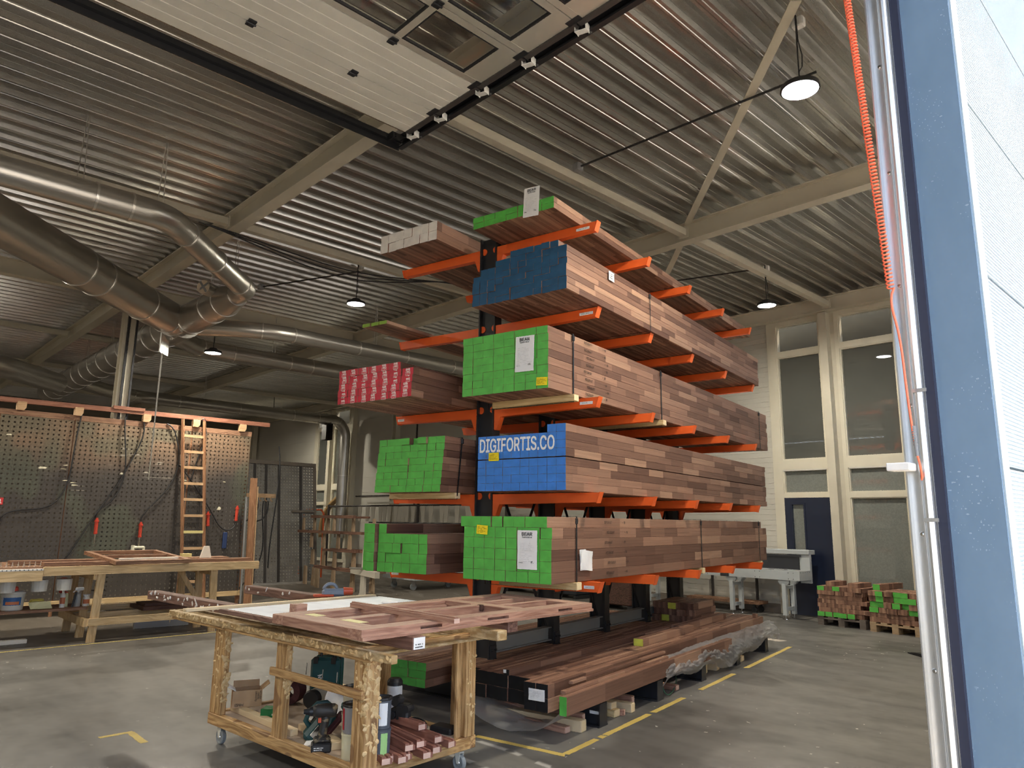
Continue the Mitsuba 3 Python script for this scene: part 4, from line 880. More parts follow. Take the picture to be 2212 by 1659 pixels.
gun(5.355, 1.44, .24, 'red spray gun hanging just right of the ladder', tip=False, tilt=4)
gun(5.875, 1.54, .26, 'red spray gun hanging near the right edge of the board', tip=False, tilt=-2)
gun(2.09, 1.32, .22, 'red spray gun at the left edge of the picture', tip=False)
solo('blue_tool', rbox((XB + .01, 5.66, 1.03), (XB + .05, 5.74, 1.33), .01), 'm_bluetool', 'slim dark blue tool hanging low on the right of the board', 'tool')
pr('m_bluetool', (.02, .04, .12), .5)
k = solo('number_sign', box((XB + .012, 1.98, 1.755), (XB + .016, 2.145, 1.865)), 'm_signred', 'small red sign with a white 1 at the left edge', 'sign')
part(k, 'numeral', text('1', .062, frame((0, 1, 0), (0, 0, 1), (1, 0, 0), (XB + .0165, 2.105, 1.778)), .001, True), 'm_paper')
pr('m_signred', (.55, .03, .03), .5)
for (y0, y1, z0, z1, w, nm, mt) in ((6.08, 6.20, .02, 2.36, .05, 'reddish brown plank standing at the right edge of the board', 'm_oldwood_z'), (6.005, 6.03, .02, 2.0, .03, 'thin grey strip standing beside the plank at the board edge', 'm_greyplastic'), (6.21, 6.235, .02, 2.2, .04, 'pale narrow strip behind the standing plank', 'm_rung')):
    solo('standing_plank', box((-13.70, y0 + .02, z0), (-13.70 + w, y1 + .02, z1), rot((1, 0, 0), 1.2, (-13.7, y0, 0))), mt, nm, 'plank')
# second perforated board leaning further back
pg = thing('leaning_board', 'grey perforated board with dark ribs leaning further back, right of the brown one', 'board')
Ml = shift(-17.3, 7.15, .05) @ rot((0, 1, 0), -8)
v, f = perforated(30, 38, .0795, .0775, .017, .012, 0, 9)
part(pg, 'panel', xf((v, f), Ml), 'm_boardgrey')
part(pg, 'edge_frame', join(box((-.02, 2.37, 0), (.05, 2.43, 3.0), Ml), box((-.02, -.1, 2.93), (.05, 2.43, 3.02), Ml)), 'm_boardedge')
pr('m_boardedge', (.17, .145, .12), .6)
for y in (.75, 1.05, 1.40, 2.0): part(pg, 'rib', box((.0, y - .028, 0), (.03, y + .028, 2.93), Ml), 'm_darkbrown')
part(pg, 'shelf_bar', box((.0, 1.75, 1.72), (.06, 2.4, 1.77), Ml), 'm_boardedge')
k = thing('hose_rack', 'small pale bracket with looped black hoses between the two boards', 'rack')
part(k, 'bar', box((-14.6, 6.35, 2.02), (-14.5, 6.98, 2.10)), 'm_rung')
for y in (6.55, 6.66, 6.78, 6.9): part(k, 'hook', tube(arc((-14.50, y, 2.0), .05, 90, 300, (0, .6, 0), (0, 0, 1), 10), .010, 6), 'm_rung')
part(k, 'post', box((-14.62, 6.33, 0), (-14.55, 6.40, 2.02)), 'm_oldwood_z')
for q, pts in enumerate(([(6.55, 1.95), (6.45, 1.6), (6.2, 1.52), (6.1, 1.7)], [(6.7, 1.95), (6.75, 1.2), (6.72, .8), (6.4, .3), (6.3, .2)], [(6.8, 1.95), (6.72, 1.6), (6.4, 1.55)], [(6.95, 3.1), (7.0, 2.4), (6.92, 1.3), (6.9, .6)])):
    part(k, 'hose', tube(spline([(-14.45, y, z) for y, z in pts], 24), .014, 6), 'm_black', True)

# ---------------------------------------------------------------- long workbench in front of the boards
wb = thing('workbench', 'long pale pine workbench on splayed trestles in front of the perforated board', 'workbench')
tag(wb, kind='thing')
FX = -10.72
part(wb, 'front_rail', box((FX - .045, 2.185, .855), (FX, 4.975, .965)), 'm_pine_y')
part(wb, 'front_rail', box((FX - .045, -1.5, .80), (FX + .012, 2.18, .925)), 'm_pine_y')
part(wb, 'back_rail', box((-12.14, -1.5, .855), (-12.10, 5.05, .965)), 'm_pine_y')
for q in range(5):
    part(wb, 'top_plank', box((-10.80 - .26 * (q + 1) + .012, -1.5 + .02 * q, .945), (-10.80 - .26 * q, 4.93 + .03 * (q % 3), .968 + .004 * (q % 2))), 'm_oldwood')
def trestle(y, back=0):
    for x, s in ((-10.77, .12), (-11.32, .06), (-12.02, -.10)):
        part(wb, 'leg', box((x - .022, -.048, 0), (x + .022, .048, .90), shift(0, y, 0) @ rot((1, 0, 0), -3.0 if not back else 2.5)), 'm_pine_world')
    part(wb, 'cross_rail', box((-12.1, y - .03, .78), (-10.76, y + .02, .87)), 'm_pine_world')
    part(wb, 'cross_rail', box((-12.1, y - .10, .20), (-10.75, y - .06, .30)), 'm_pine_world')
trestle(2.81); trestle(4.36, 1); trestle(-.6)
part(wb, 'stretcher', box((-10.76, 2.75, .212), (-10.72, 4.4, .302)), 'm_pine_y')
part(wb, 'stretcher', box((-11.45, 2.75, .212), (-11.41, 4.4, .302)), 'm_pine_y')
part(wb, 'stretcher', box((-12.07, 2.75, .25), (-12.03, 4.4, .335)), 'm_pine_y')
part(wb, 'diagonal_brace', box((-.015, -.035, 0), (.015, .035, .52), shift(-11.2, 4.28, .42) @ rot((1, 0, 0), 34)), 'm_pine_world')
part(wb, 'shelf', box((-11.55, -1.5, .395), (-10.95, 2.78, .425)), 'm_oldwood')
part(wb, 'perforated_strip', box((FX - .10, -1.5, .926), (FX + .014, 2.18, .945)), 'm_white')
part(wb, 'strip_hole', join(*[cyl((FX + .013, y, .936), (FX + .0165, y, .936), .007, n=6) for y in np.arange(.4, 2.17, .045)]), 'm_black', kind='stuff')
part(wb, 'wire_coil', tube([(FX - .13 + .05 * math.cos(a) * 1.0, 1.2 + a * .0095, .985 + .045 * math.sin(a)) for a in np.linspace(0, 33 * math.pi, 33 * 12)], .0035, 5), 'm_seam', True)
part(wb, 'hanging_tub', join(*[cyl((FX - .20, y, .66), (FX - .20, y, .80), r, r * 1.08, 18) for y, r in ((1.86, .085), (2.20, .085), (2.47, .085))]), 'm_whitetub', kind='stuff')
pr('m_whitetub', (.55, .54, .50), .45)
pr('m_palepine', (.66, .52, .33), .6)
for (x0, x1, y0, y1, z, nm, mt) in ((-11.35, -11.15, 1.9, 3.0, .99, 'dark brown plank lying on the left part of the workbench', 'm_oldwood'), (-11.02, -10.83, 2.2, 3.1, .975, 'brown plank along the front edge of the workbench', 'm_oldwood'), (-11.0, -10.85, 3.95, 4.9, .974, 'brown plank on the right end of the workbench front', 'm_oldwood'), (-11.6, -11.3, 3.9, 4.75, .975, 'brown board behind the right end plank of the workbench', 'm_oldwood')):
    solo('brown_plank', box((x0, y0, z - .004), (x1, y1, z + .035)), mt, nm, 'plank')
fr = thing('window_sash', 'brown wooden window sash lying across the workbench', 'sash')
Ms = shift(-11.25, 3.42, 1.04) @ rot((0, 0, 1), 4) @ rot((0, 1, 0), 4)
for q, (a, b) in enumerate((((-.62, -.50, -.025), (-.55, .50, .025)), ((.55, -.50, -.025), (.62, .50, .025)), ((-.55, -.50, -.025), (.55, -.43, .025)), ((-.55, .43, -.025), (.55, .50, .025)), ((-.12, -.43, -.02), (-.06, .43, .02)))):
    part(fr, 'rail' if q in (0, 1, 4) else 'stile', box(a, b, Ms), 'm_oldwood')
part(fr, 'pale_strip', box((.30, -.36, -.01), (.34, .43, .025), Ms), 'm_palestrip')
pr('m_palestrip', (.80, .74, .64), .6)
solo('white_block', prism([(-.07, 0), (.09, 0), (.05, .17), (-.02, .17)], 0, .05, shift(-11.2, 4.33, 1.01) @ frame((0, 1, 0), (0, 0, 1), (1, 0, 0))), 'm_palestrip', 'white wedge-shaped block standing on the workbench near the ladder', 'block')
solo('yellow_block', box((-11.6, 4.12, 1.01), (-11.5, 4.26, 1.06)), 'm_yellowrung', 'small yellowish block on the workbench behind the sash', 'block')
solo('grey_board', box((-11.72, 3.60, .0), (-11.66, 4.36, .145), rot((0, 0, 1), -3, (-11.7, 4, 0))), 'm_greyboard', 'pale grey board lying on edge under the workbench', 'board')
pr('m_greyboard', (.40, .40, .40), .5)
solo('brown_offcut', join(box((-11.8, 3.55, .30), (-11.2, 4.15, .35)), box((-11.7, 3.6, .35), (-11.3, 4.1, .385))), 'm_darkwood', 'dark brown offcuts lying on the workbench stretchers', 'offcuts')
pr('m_darkwood', grain_tex(mi.Color3f(.05, .022, .016), mi.Color3f(.10, .045, .03), axis=((0, 1, 0), (1, 0, 0), (0, 0, 1))), .6)
# things on the shelf: (made of turned shapes)
SX, SZ = -11.12, .425
k = solo('white_bucket', lathe([(0, 0), (.105, 0), (.118, .012), (.128, .20), (.134, .205), (.134, .225), (.128, .228), (.12, .235), (0, .235)], 32, shift(SX, 1.97, SZ)), 'm_whitetub', 'white bucket with a blue and orange label on the low shelf at the left edge', 'bucket', smooth=35)
def wrap(r0, r1, z0, z1, a0, a1, M, n=14):
    a = np.radians(np.linspace(a0, a1, n))
    v = np.vstack([np.c_[r0 * np.cos(a), r0 * np.sin(a), np.full(n, z0)], np.c_[r1 * np.cos(a), r1 * np.sin(a), np.full(n, z1)]])
    i = np.arange(n - 1)
    return xf((v, np.vstack([np.c_[i, i + 1, i + 1 + n], np.c_[i, i + 1 + n, i + n]])), M)
part(k, 'label', wrap(.1235, .1265, .07, .165, -60, 35, shift(SX, 1.97, SZ)), 'm_bluelabel')
part(k, 'label_stripe', wrap(.1245, .1258, .078, .115, -45, 25, shift(SX, 1.97, SZ)), 'm_orangelabel')
pr('m_bluelabel', (.03, .11, .30), .5); pr('m_orangelabel', (.50, .16, .07), .5)
part(k, 'handle', tube(arc((SX, 1.97, SZ + .205), .137, -10, 190, (0, 1, 0), (-.4, 0, -.5), 16), .004, 6), 'm_seam')
solo('red_cap', lathe([(0, 0), (.022, 0), (.022, .03), (.012, .05), (0, .052)], 12, shift(SX - .02, 2.0, SZ + .236)), 'm_redtool', 'small red bottle cap on top of the white bucket', 'cap')
solo('yellow_sponge', rbox((SX - .06, 2.16, SZ + .05), (SX + .04, 2.31, SZ + .12), .015), 'm_yellowsponge', 'yellow sponge on the shelf right of the white bucket', 'sponge')
pr('m_yellowsponge', (.62, .50, .10), .8); pr('m_paleyellow', (.62, .60, .36), .8)
r7 = random.Random(3)
cr = trimesh.convex.convex_hull(np.array([(r7.uniform(-.07, .07), r7.uniform(-.14, .13), r7.uniform(0, .10)) for _ in range(40)]))
solo('crumpled_cloth', xf(tri(cr), shift(SX + .08, 2.26, SZ)), 'm_paleyellow', 'crumpled pale yellow cloth on the shelf below the sponge', 'cloth')
def bottle(x, y, r, h, neck, name, mat, label, lab=None, cap='m_white', cat='bottle'):
    k = solo(name, lathe([(0, 0), (r, 0), (r, h * .72), (r * .8, h * .82), (neck, h * .88), (neck, h * .93), (0, h * .93)], 20, shift(x, y, SZ)), mat, label, cat, smooth=40)
    part(k, 'cap', lathe([(0, 0), (neck * 1.15, 0), (neck * 1.1, h * .09), (0, h * .09)], 14, shift(x, y, SZ + h * .92)), cap)
    if lab: part(k, 'label', wrap(r * 1.012, r * 1.012, h * .22, h * .6, -70, 60, shift(x, y, SZ)), lab)
    return k
bottle(SX, 2.52, .032, .21, .014, 'white_bottle', 'm_white', 'white bottle with a red label on the low shelf', 'm_orangelabel')
bottle(SX - .06, 2.575, .024, .19, .012, 'green_bottle', 'm_paleyellow', 'slim greenish bottle behind the white bottle on the shelf', None, 'm_redtool')
k = bottle(SX - .02, 2.70, .036, .20, .014, 'spray_bottle', 'm_clearplastic', 'translucent trigger spray bottle on the low shelf', None, 'm_white')
pr('m_clearplastic', (.34, .34, .33), .3)
part(k, 'trigger', join(rbox((SX - .05, 2.66, SZ + .20), (SX + .01, 2.76, SZ + .245), .012), tube([(SX - .02, 2.67, SZ + .21), (SX - .02, 2.64, SZ + .18)], .008, 6)), 'm_white')
solo('black_brush', box((SX + .02, 2.62, SZ), (SX + .035, 2.645, SZ + .19), rot((1, 0, 0), -10, (SX, 2.63, SZ))), 'm_black', 'black and white striped stick leaning beside the spray bottle', 'stick')
k = bottle(SX - .01, 2.80, .042, .145, .038, 'white_tub', 'm_white', 'white tub with a red label beside the spray bottle', 'm_orangelabel')
k = thing('tape_gun', 'cardboard reel with a dark top plate at the end of the shelf', 'reel')
part(k, 'tube', lathe([(0, 0), (.042, 0), (.042, .19), (0, .19)], 18, shift(SX, 2.93, SZ)), 'm_cardboard')
part(k, 'top_plate', join(lathe([(0, 0), (.085, 0), (.085, .008), (0, .012)], 20, shift(SX, 2.93, SZ + .19))), 'm_darkbrown')
pr('m_cardboard', proc(lambda p, n, uv: mix(mi.Color3f(.42, .27, .15), mi.Color3f(.50, .34, .20), fbm(p.x * 20, p.y * 20, p.z * 20, 2))), .75)
solo('red_tool', rbox((SX - .25, 2.52, SZ + .16), (SX - .21, 2.60, SZ + .36), .01), 'm_redtool', 'red tool hanging under the workbench behind the bottles', 'tool')
solo('floor_offcut', rbox((-11.3, 1.9, 0), (-11.2, 2.2, .05), .004), 'm_palestrip', 'pale offcut lying on the floor below the low shelf', 'offcut')
# ---------------------------------------------------------------- mobile work cart in the foreground
th = math.radians(4.5)
CART = frame((math.cos(th), math.sin(th), 0), (-math.sin(th), math.cos(th), 0), (0, 0, 1), (-3.79, 2.43, 0))
CX, CY = CART[:3, 0], CART[:3, 1]
def cartwood(along):
    ax = {'x': (CX, CY, (0, 0, 1)), 'y': (CY, CX, (0, 0, 1)), 'z': ((0, 0, 1), CX, CY)}[along]
    def fn(p, n, uv):
        q = [dotc(p, ax[0]), dotc(p, ax[1]), dotc(p, ax[2])]
        w = fbm(q[0] * 3, q[1] * 9, q[2] * 9, 2); g = fbm(q[0] * 5 + w * 2, q[1] * 75 + w * 6, q[2] * 75 + w * 6, 3)
        c = mix(mi.Color3f(.30, .155, .055), mi.Color3f(.60, .38, .17), smoothstep(.22, .78, g))
        c = c * (.72 + .5 * w)
        kn = smoothstep(.80, .86, noise(q[0] * 7, q[1] * 14, q[2] * 14))
        return mix(c, mi.Color3f(.16, .07, .03), kn * .7)
    return proc(fn)
pr('m_cart_x', cartwood('x'), .6); pr('m_cart_y', cartwood('y'), .6); pr('m_cart_z', cartwood('z'), .6)
pr('m_gluey', proc(lambda p, n, uv: mix(mi.Color3f(.36, .23, .10), mi.Color3f(.58, .44, .25), smoothstep(.35, .75, fbm(p.x * 22, p.y * 22, p.z * 40, 4)))), .55)
pr('m_glue', (.62, .44, .22), .45)
pr('m_ply', proc(lambda p, n, uv: mix(mi.Color3f(.36, .27, .20), mi.Color3f(.48, .38, .29), fbm(p.x * 3, p.y * 9, p.z * 3, 3))), .7)
cart = thing('work_cart', 'rough pine work cart on castors, its legs crusted with dried glue', 'cart')
def cb(name, lo, hi, m, **k): return part(cart, name, rbox(lo, hi, .004, CART), m, **k)
cb('base_rail', (-1.79, -.005, .135), (.0, .045, .212), 'm_cart_x')
cb('base_rail', (-1.79, .905, .135), (.0, .955, .212), 'm_cart_x')
cb('base_rail', (-.045, .045, .135), (.002, .905, .212), 'm_cart_y')
cb('base_rail', (-1.79, .045, .135), (-1.745, .905, .212), 'm_cart_y')
part(cart, 'platform', box((-1.745, .045, .170), (-.045, .905, .200), CART), 'm_ply')
legs = [((-1.785, .0), (-1.70, .05)), ((-1.70, .0), (-1.625, .045)), ((-.930, .0), (-.858, .05)), ((-.858, .002), (-.805, .045)), ((-.07, -.004), (.0, .045)), ((-.012, .0), (.052, .098)), ((-.052, .852), (.004, .94)), ((-.055, .80), (-.03, .845)), ((-1.02, .90), (-.90, .955)), ((-1.79, .90), (-1.65, .955)), ((-.20, .905), (-.10, .955))]
lz = [.212, .212, .20, .20, .05, .05, .212, .2, .2, .2, .2]
for (a, b), z in zip(legs, lz):
    part(cart, 'leg', rbox((a[0], a[1], max(z, .135) - .0), (b[0], b[1], .822), .004, CART), 'm_cart_z')
# dried glue crusted on the front legs
rg = random.Random(21)
def crust(n, face, size=.016):
    out = []
    for _ in range(n):
        o, d1, d2, nn = face(rg)
        s1, s2 = size * rg.uniform(.4, 1.5), size * rg.uniform(.4, 2.2)
        a = rg.uniform(0, 6.28)
        e1 = d1 * math.cos(a) + d2 * math.sin(a); e2 = -d1 * math.sin(a) + d2 * math.cos(a)
        pts = [o + e1 * s1 * math.cos(t) * rg.uniform(.6, 1) + e2 * s2 * math.sin(t) * rg.uniform(.6, 1) for t in np.linspace(0, 6.28, 7)[:-1]]
        pts += [o + nn * rg.uniform(.003, .009) + e1 * s1 * .4 * rg.uniform(-1, 1) + e2 * s2 * .4 * rg.uniform(-1, 1) for _ in range(3)]
        out.append(trimesh.convex.convex_hull(np.array(pts)))
    return xf(join(*out), CART)
V3 = lambda *q: np.array(q, float)
def fx(x, y0, y1, z0, z1): return lambda r: (V3(x, r.uniform(y0, y1), r.uniform(z0, z1)), V3(0, 1, 0), V3(0, 0, 1), V3(1, 0, 0))
def fy(y, x0, x1, z0, z1): return lambda r: (V3(r.uniform(x0, x1), y, r.uniform(z0, z1)), V3(1, 0, 0), V3(0, 0, 1), V3(0, -1, 0))
part(cart, 'dried_glue', join(crust(70, fx(.052, .0, .098, .30, .80)), crust(45, fy(-.001, -.05, .05, .5, .80)), crust(40, fx(-1.625, .0, .045, .3, .80)), crust(26, fy(0, -1.78, -1.63, .3, .80), .012), crust(34, fx(-.805, .0, .045, .45, .80)), crust(16, fx(.004, .855, .94, .35, .75), .012)), 'm_glue', kind='stuff')
cb('middle_rail', (-.955, -.03, .588), (.048, -.004, .637), 'm_cart_x')
part(cart, 'screw', join(*[tube([CART[:3, :3] @ V3(x, .02, .632) + CART[:3, 3], CART[:3, :3] @ V3(x + .004, .02, .632 + h) + CART[:3, 3]], .0035, 6) for x, h in ((-.60, .07), (-.42, .055), (-.27, .06))]), 'm_chrome')
# the top: frame of boards, bearers of brown timber
cb('top_rail', (-2.48, -.055, .822), (.33, -.010, .868), 'm_gluey')
cb('top_rail', (-2.45, -.040, .800), (.12, -.006, .822), 'm_cart_x')
cb('top_rail', (-2.40, .955, .822), (.12, 1.00, .868), 'm_gluey')
cb('top_rail', (.00, -.010, .822), (.05, .955, .872), 'm_cart_y')
cb('top_rail', (.05, .05, .828), (.10, 1.02, .845), 'm_gluey')
cb('top_rail', (-2.46, -.010, .822), (-2.41, .955, .868), 'm_gluey')
for q in range(6): cb('top_board', (-2.40, .03 + q * .155, .824), (-.02, .03 + q * .155 + .10, .846), 'm_gluey')
part(cart, 'dried_glue', crust(110, fy(-.056, -2.48, .33, .826, .866), .013), 'm_glue', kind='stuff')
part(cart, 'glue_drip', join(*[cyl(CART[:3, :3] @ V3(x, -.045, .826) + CART[:3, 3], CART[:3, :3] @ V3(x + .002, -.046, .826 - l) + CART[:3, 3], .004, .0015, 5) for x, l in [(-2.47, .055), (-2.30, .02), (-2.1, .015), (-1.95, .02), (-1.2, .012), (-.6, .015)]]), 'm_glue', kind='stuff')
for x, y, fl in ((-1.70, .06, 1), (-.06, .86, 0), (-.08, .07, 2), (-1.72, .86, 3)):
    c = part(cart, 'castor', join(cbox((x, y, .131), (.085, .07, .006), CART), prism([(-.022, .118), (.03, .118), (.020, .06), (.012, .045), (.0, .045), (-.006, .06)], -.020, -.015, CART @ shift(x, y, 0) @ frame((1, 0, 0), (0, 0, 1), (0, -1, 0))), prism([(-.022, .118), (.03, .118), (.020, .06), (.012, .045), (.0, .045), (-.006, .06)], .015, .020, CART @ shift(x, y, 0) @ frame((1, 0, 0), (0, 0, 1), (0, -1, 0))), box((x - .022, y - .02, .112), (x + .03, y + .02, .120), CART), cyl(CART[:3, :3] @ V3(x, y, .118) + CART[:3, 3], CART[:3, :3] @ V3(x, y, .130) + CART[:3, 3], .02, n=12)), 'm_casterwhite')
    W = CART @ shift(x + .008, y, .051) @ rot((1, 0, 0), 90)
    part(c, 'wheel', lathe([(.0, -.013), (.034, -.013), (.038, -.016), (.046, -.016), (.051, -.010), (.051, .010), (.046, .016), (.038, .016), (.034, .013), (0, .013)], 28, W), 'm_rubbergrey', 30)
    part(c, 'hub', lathe([(0, -.017), (.012, -.017), (.014, -.013), (.014, .013), (.012, .017), (0, .017)], 14, W), 'm_chrome')
pr('m_casterwhite', (.66, .64, .56), .45); pr('m_rubbergrey', (.23, .25, .26), .5)
pr('m_bearer', grain_tex(mi.Color3f(.115, .055, .040), mi.Color3f(.23, .125, .095), axis=(CX, CY, (0, 0, 1))), .6)
def bearer(x0, x1, y0, y1, z0, z1, label, mat='m_bearer'):
    k = thing('timber_bearer', label, 'timber')
    part(k, 'shaft', rbox((x0, y0, z0), (x1, y1, z1), .005, CART), mat)
    return k
k = bearer(-3.35, .30, .12, .215, .871, .945, 'long brown glue-spotted bearer across the cart, its near end painted white')
part(k, 'white_end', box((.2995, .125, .876), (.302, .21, .940), CART), 'm_paper')
part(k, 'end_mark', scribble(.06, .03, 2, CART @ frame((0, 1, 0), (0, 0, 1), (1, 0, 0), (.302, .167, .895)), 4, lh=.4), 'm_ink', kind='stuff')
part(k, 'dried_glue', crust(26, fy(.119, -3.3, -2.0, .885, .94), .018), 'm_gluewhite', kind='stuff')
pr('m_gluewhite', (.74, .68, .64), .4)
k = bearer(-3.3, .22, 1.02, 1.115, .871, .945, 'long brown bearer at the far side of the cart, showing left of the white sheet')
part(k, 'dried_glue', crust(22, fy(1.019, -3.3, .2, .885, .94), .016), 'm_gluewhite', kind='stuff')
k = bearer(-.30, .30, .83, .92, .846, .908, 'short pale bearer with rounded end sticking out at the right of the cart', 'm_gluey')
# panel with white face, frame pieces and slat
k = thing('white_panel', 'white-faced sheet lying on the left half of the cart top', 'panel')
part(k, 'sheet', box((-1.44, -.12, .947), (-.66, 1.24, .968), CART), 'm_whitesheet')
pr('m_whitesheet', proc(lambda p, n, uv: mix(mi.Color3f(.62, .64, .68), mi.Color3f(.74, .76, .79), fbm(p.x * 7, p.y * 16, 0, 3))), .5)
solo('brown_strip', join(box((-1.44, -.165, .947), (-.70, -.125, .972), CART)), 'm_bearer', 'brown edging strip along the front of the white sheet', 'strip')
solo('pale_slat', rbox((-1.66, -.36, .947), (-1.60, 1.26, .968), .003, CART @ rot((0, 0, 1), -1.5)), 'm_palepine', 'long thin pale slat lying left of the white sheet', 'slat')
solo('brown_block', rbox((-.98, .16, .969), (-.90, .25, 1.025), .003, CART @ rot((0, 0, 1), 3)), 'm_pinkwood', 'small brown wooden block standing on the white sheet', 'block')
def pink_tex(ax):
    def fn(p, n, uv):
        q = [dotc(p, a) for a in ax]
        w = fbm(q[0] * 3, q[1] * 8, q[2] * 8, 2); g = fbm(q[0] * 5 + w, q[1] * 70 + w * 4, q[2] * 70 + w * 4, 3)
        c = mix(mi.Color3f(.27, .125, .085), mi.Color3f(.46, .265, .19), smoothstep(.2, .8, g)) * (.85 + .3 * w)
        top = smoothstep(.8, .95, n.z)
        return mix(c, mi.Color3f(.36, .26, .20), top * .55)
    return proc(fn)
pr('m_pinkwood', pink_tex((CY, CX, (0, 0, 1))), .6); pr('m_pinkwood_x', pink_tex((CX, CY, (0, 0, 1))), .6)
solo('white_handle', rbox((-.96, .93, .968), (-.84, 1.02, .99), .012, CART @ rot((0, 0, 1), 2)), 'm_paper', 'white plastic piece lying near the far end of the white sheet', 'handle')
k = thing('power_planer', 'grey and orange power tool lying at the far left of the cart top', 'power tool')
Mp = CART @ shift(-1.86, 1.07, .947) @ rot((0, 0, 1), 62)
part(k, 'body', rbox((-.10, -.03, .0), (.10, .03, .065), .018, Mp), 'm_bluegrey')
part(k, 'motor', xf(cyl((.08, 0, .04), (.16, 0, .04), .036, .030, 14), Mp), 'm_redorange')
part(k, 'handle', xf(tube(arc((-.03, 0, .045), .06, 20, 165, (1, 0, 0), (0, 0, 1), 12), .014, 8), Mp), 'm_bluegrey', True)
part(k, 'sole', rbox((-.17, -.035, -.001), (.0, .035, .02), .006, Mp), 'm_redorange')
pr('m_bluegrey', (.22, .26, .33), .45); pr('m_redorange', (.62, .10, .04), .45)
# door leaf lying on the bearers
lf = thing('door_leaf', 'unfinished reddish wooden door leaf with open panels lying on the cart', 'door leaf')
tag(lf, kind='thing')
L0 = CART @ shift(-.735, -.165, .946) @ rot((0, 0, 1), -1.0)
T0, T1 = 0.0, .058
W_, H_ = .955, 2.10
def lp(name, x0, x1, y0, y1, m, z0=T0, z1=T1): return part(lf, name, rbox((x0, y0, z0), (x1, y1, z1), .003, L0), m)
lp('stile', 0, .125, 0, H_, 'm_pinkwood')
# the lock stile has mortises in its edge
st_ = manifold3d.Manifold.cube((.125, H_, T1 - T0)).translate((W_ - .125, 0, T0))
for y, l in ((.42, .17), (.98, .20), (1.70, .16)):
    st_ -= manifold3d.Manifold.cube((.06, l, .018)).translate((W_ - .05, y, .024))
part(lf, 'stile', xf(tri(st_), L0), 'm_pinkwood')
part(lf, 'edge_rebate', box((W_ - .002, .0, .0), (W_ + .014, H_, .018), L0), 'm_pinkwood')
lp('rail', .125, W_ - .125, 0, .17, 'm_pinkwood_x')
lp('rail', .125, W_ - .125, 1.36, 1.47, 'm_pinkwood_x')
lp('rail', .125, W_ - .125, 1.97, H_, 'm_pinkwood_x')
lp('muntin', .43, .525, .17, 1.36, 'm_pinkwood')
lp('glazing_bar', .34, .385, 1.47, 1.97, 'm_pinkwood'); lp('glazing_bar', .57, .615, 1.47, 1.97, 'm_pinkwood')
lp('inner_lip', .125, .150, .17, 1.36, 'm_pinkwood', .0, .03)
lp('tenon_block', .50, .54, 1.33, 1.36, 'm_darkwood', .02, .062)
for (x0, x1, y) in ((.16, .30, .15), (.53, .72, .17)):
    part(lf, 'masking_tape', box((x0, y - .02, T1), (x1, y + .05, T1 + .0012), L0), 'm_masking')
pr('m_masking', (.62, .56, .28), .6)
k = thing('moulding_stick', 'reddish moulding stick lying diagonally across the door leaf', 'moulding')
tag(k, kind='thing')
Mk = CART @ shift(-.70, .425, 1.006) @ rot((0, 0, 1), -2.6)
part(k, 'stick', poly([(0, -.022), (1.09, -.022), (1.09, .022), (0, .022)], 0, .028, Mk), 'm_pinkwood_x')
part(k, 'groove_lip', poly([(0, -.010), (1.09, -.010), (1.09, .010), (0, .010)], .028, .036, Mk), 'm_pinkwood_x')
part(k, 'sawn_end', box((1.09, -.021, .001), (1.0915, .021, .027), Mk), 'm_sawnend')
pr('m_sawnend', (.62, .42, .34), .7)
for q, (x, y) in enumerate(((.02, .30), (.08, .36))):
    pass
# ---- on the platform
ZT = .2005
def at(x, y, z=ZT, a=0.0): return CART @ shift(x, y, z) @ rot((0, 0, 1), a)
solo('pine_batten', rbox((-.48, -.028, 0), (.42, .028, .042), .003, at(-1.27, .145, a=-3)), 'm_palepine', 'pale pine batten lying along the front of the cart platform', 'batten')
solo('pine_batten', rbox((-.28, -.05, 0), (.26, .05, .045), .003, at(-.66, .20, a=-12)), 'm_palepine', 'short wide pale offcut on the platform right of the middle leg', 'batten')
solo('plywood_sheet', box((-.40, -.26, 0), (.34, .22, .012), at(-.9, .45, a=8)), 'm_ply', 'thin greyish plywood piece on the cart platform', 'plywood')
solo('plywood_sheet', box((-.30, -.10, 0), (.30, .10, .010), at(-.32, .74, a=20)), 'm_ply', 'thin plywood piece under the moulding pile', 'plywood')
k = thing('cardboard_box', 'small open cardboard box with upside-down printing on the cart platform', 'box')
Mb = at(-1.655, .215, .243, 66)
W2_, D2_, H2_ = .205, .13, .115
t = .004
part(k, 'carton', join(box((-W2_ / 2, -D2_ / 2, 0), (W2_ / 2, -D2_ / 2 + t, H2_), Mb), box((-W2_ / 2, D2_ / 2 - t, 0), (W2_ / 2, D2_ / 2, H2_), Mb), box((-W2_ / 2, -D2_ / 2, 0), (-W2_ / 2 + t, D2_ / 2, H2_), Mb), box((W2_ / 2 - t, -D2_ / 2, 0), (W2_ / 2, D2_ / 2, H2_), Mb), box((-W2_ / 2, -D2_ / 2, 0), (W2_ / 2, D2_ / 2, t), Mb)), 'm_cardboard')
part(k, 'flap', box((0, -D2_ / 2, -.002), (.065, D2_ / 2, .002), Mb @ shift(W2_ / 2, 0, H2_) @ rot((0, 1, 0), -38)), 'm_cardboard')
part(k, 'white_flap', box((-.14, -D2_ / 2, -.002), (0, D2_ / 2, .002), Mb @ shift(-W2_ / 2 + .02, 0, H2_) @ rot((0, 1, 0), 32)), 'm_paper')
part(k, 'back_flap', box((-W2_ / 2 + .01, 0, -.002), (W2_ / 2 - .01, .05, .002), Mb @ shift(0, D2_ / 2, H2_) @ rot((1, 0, 0), 60)), 'm_cardboard')
Mf = Mb @ frame((1, 0, 0), (0, 0, 1), (0, -1, 0), (0, -D2_ / 2, H2_ / 2))
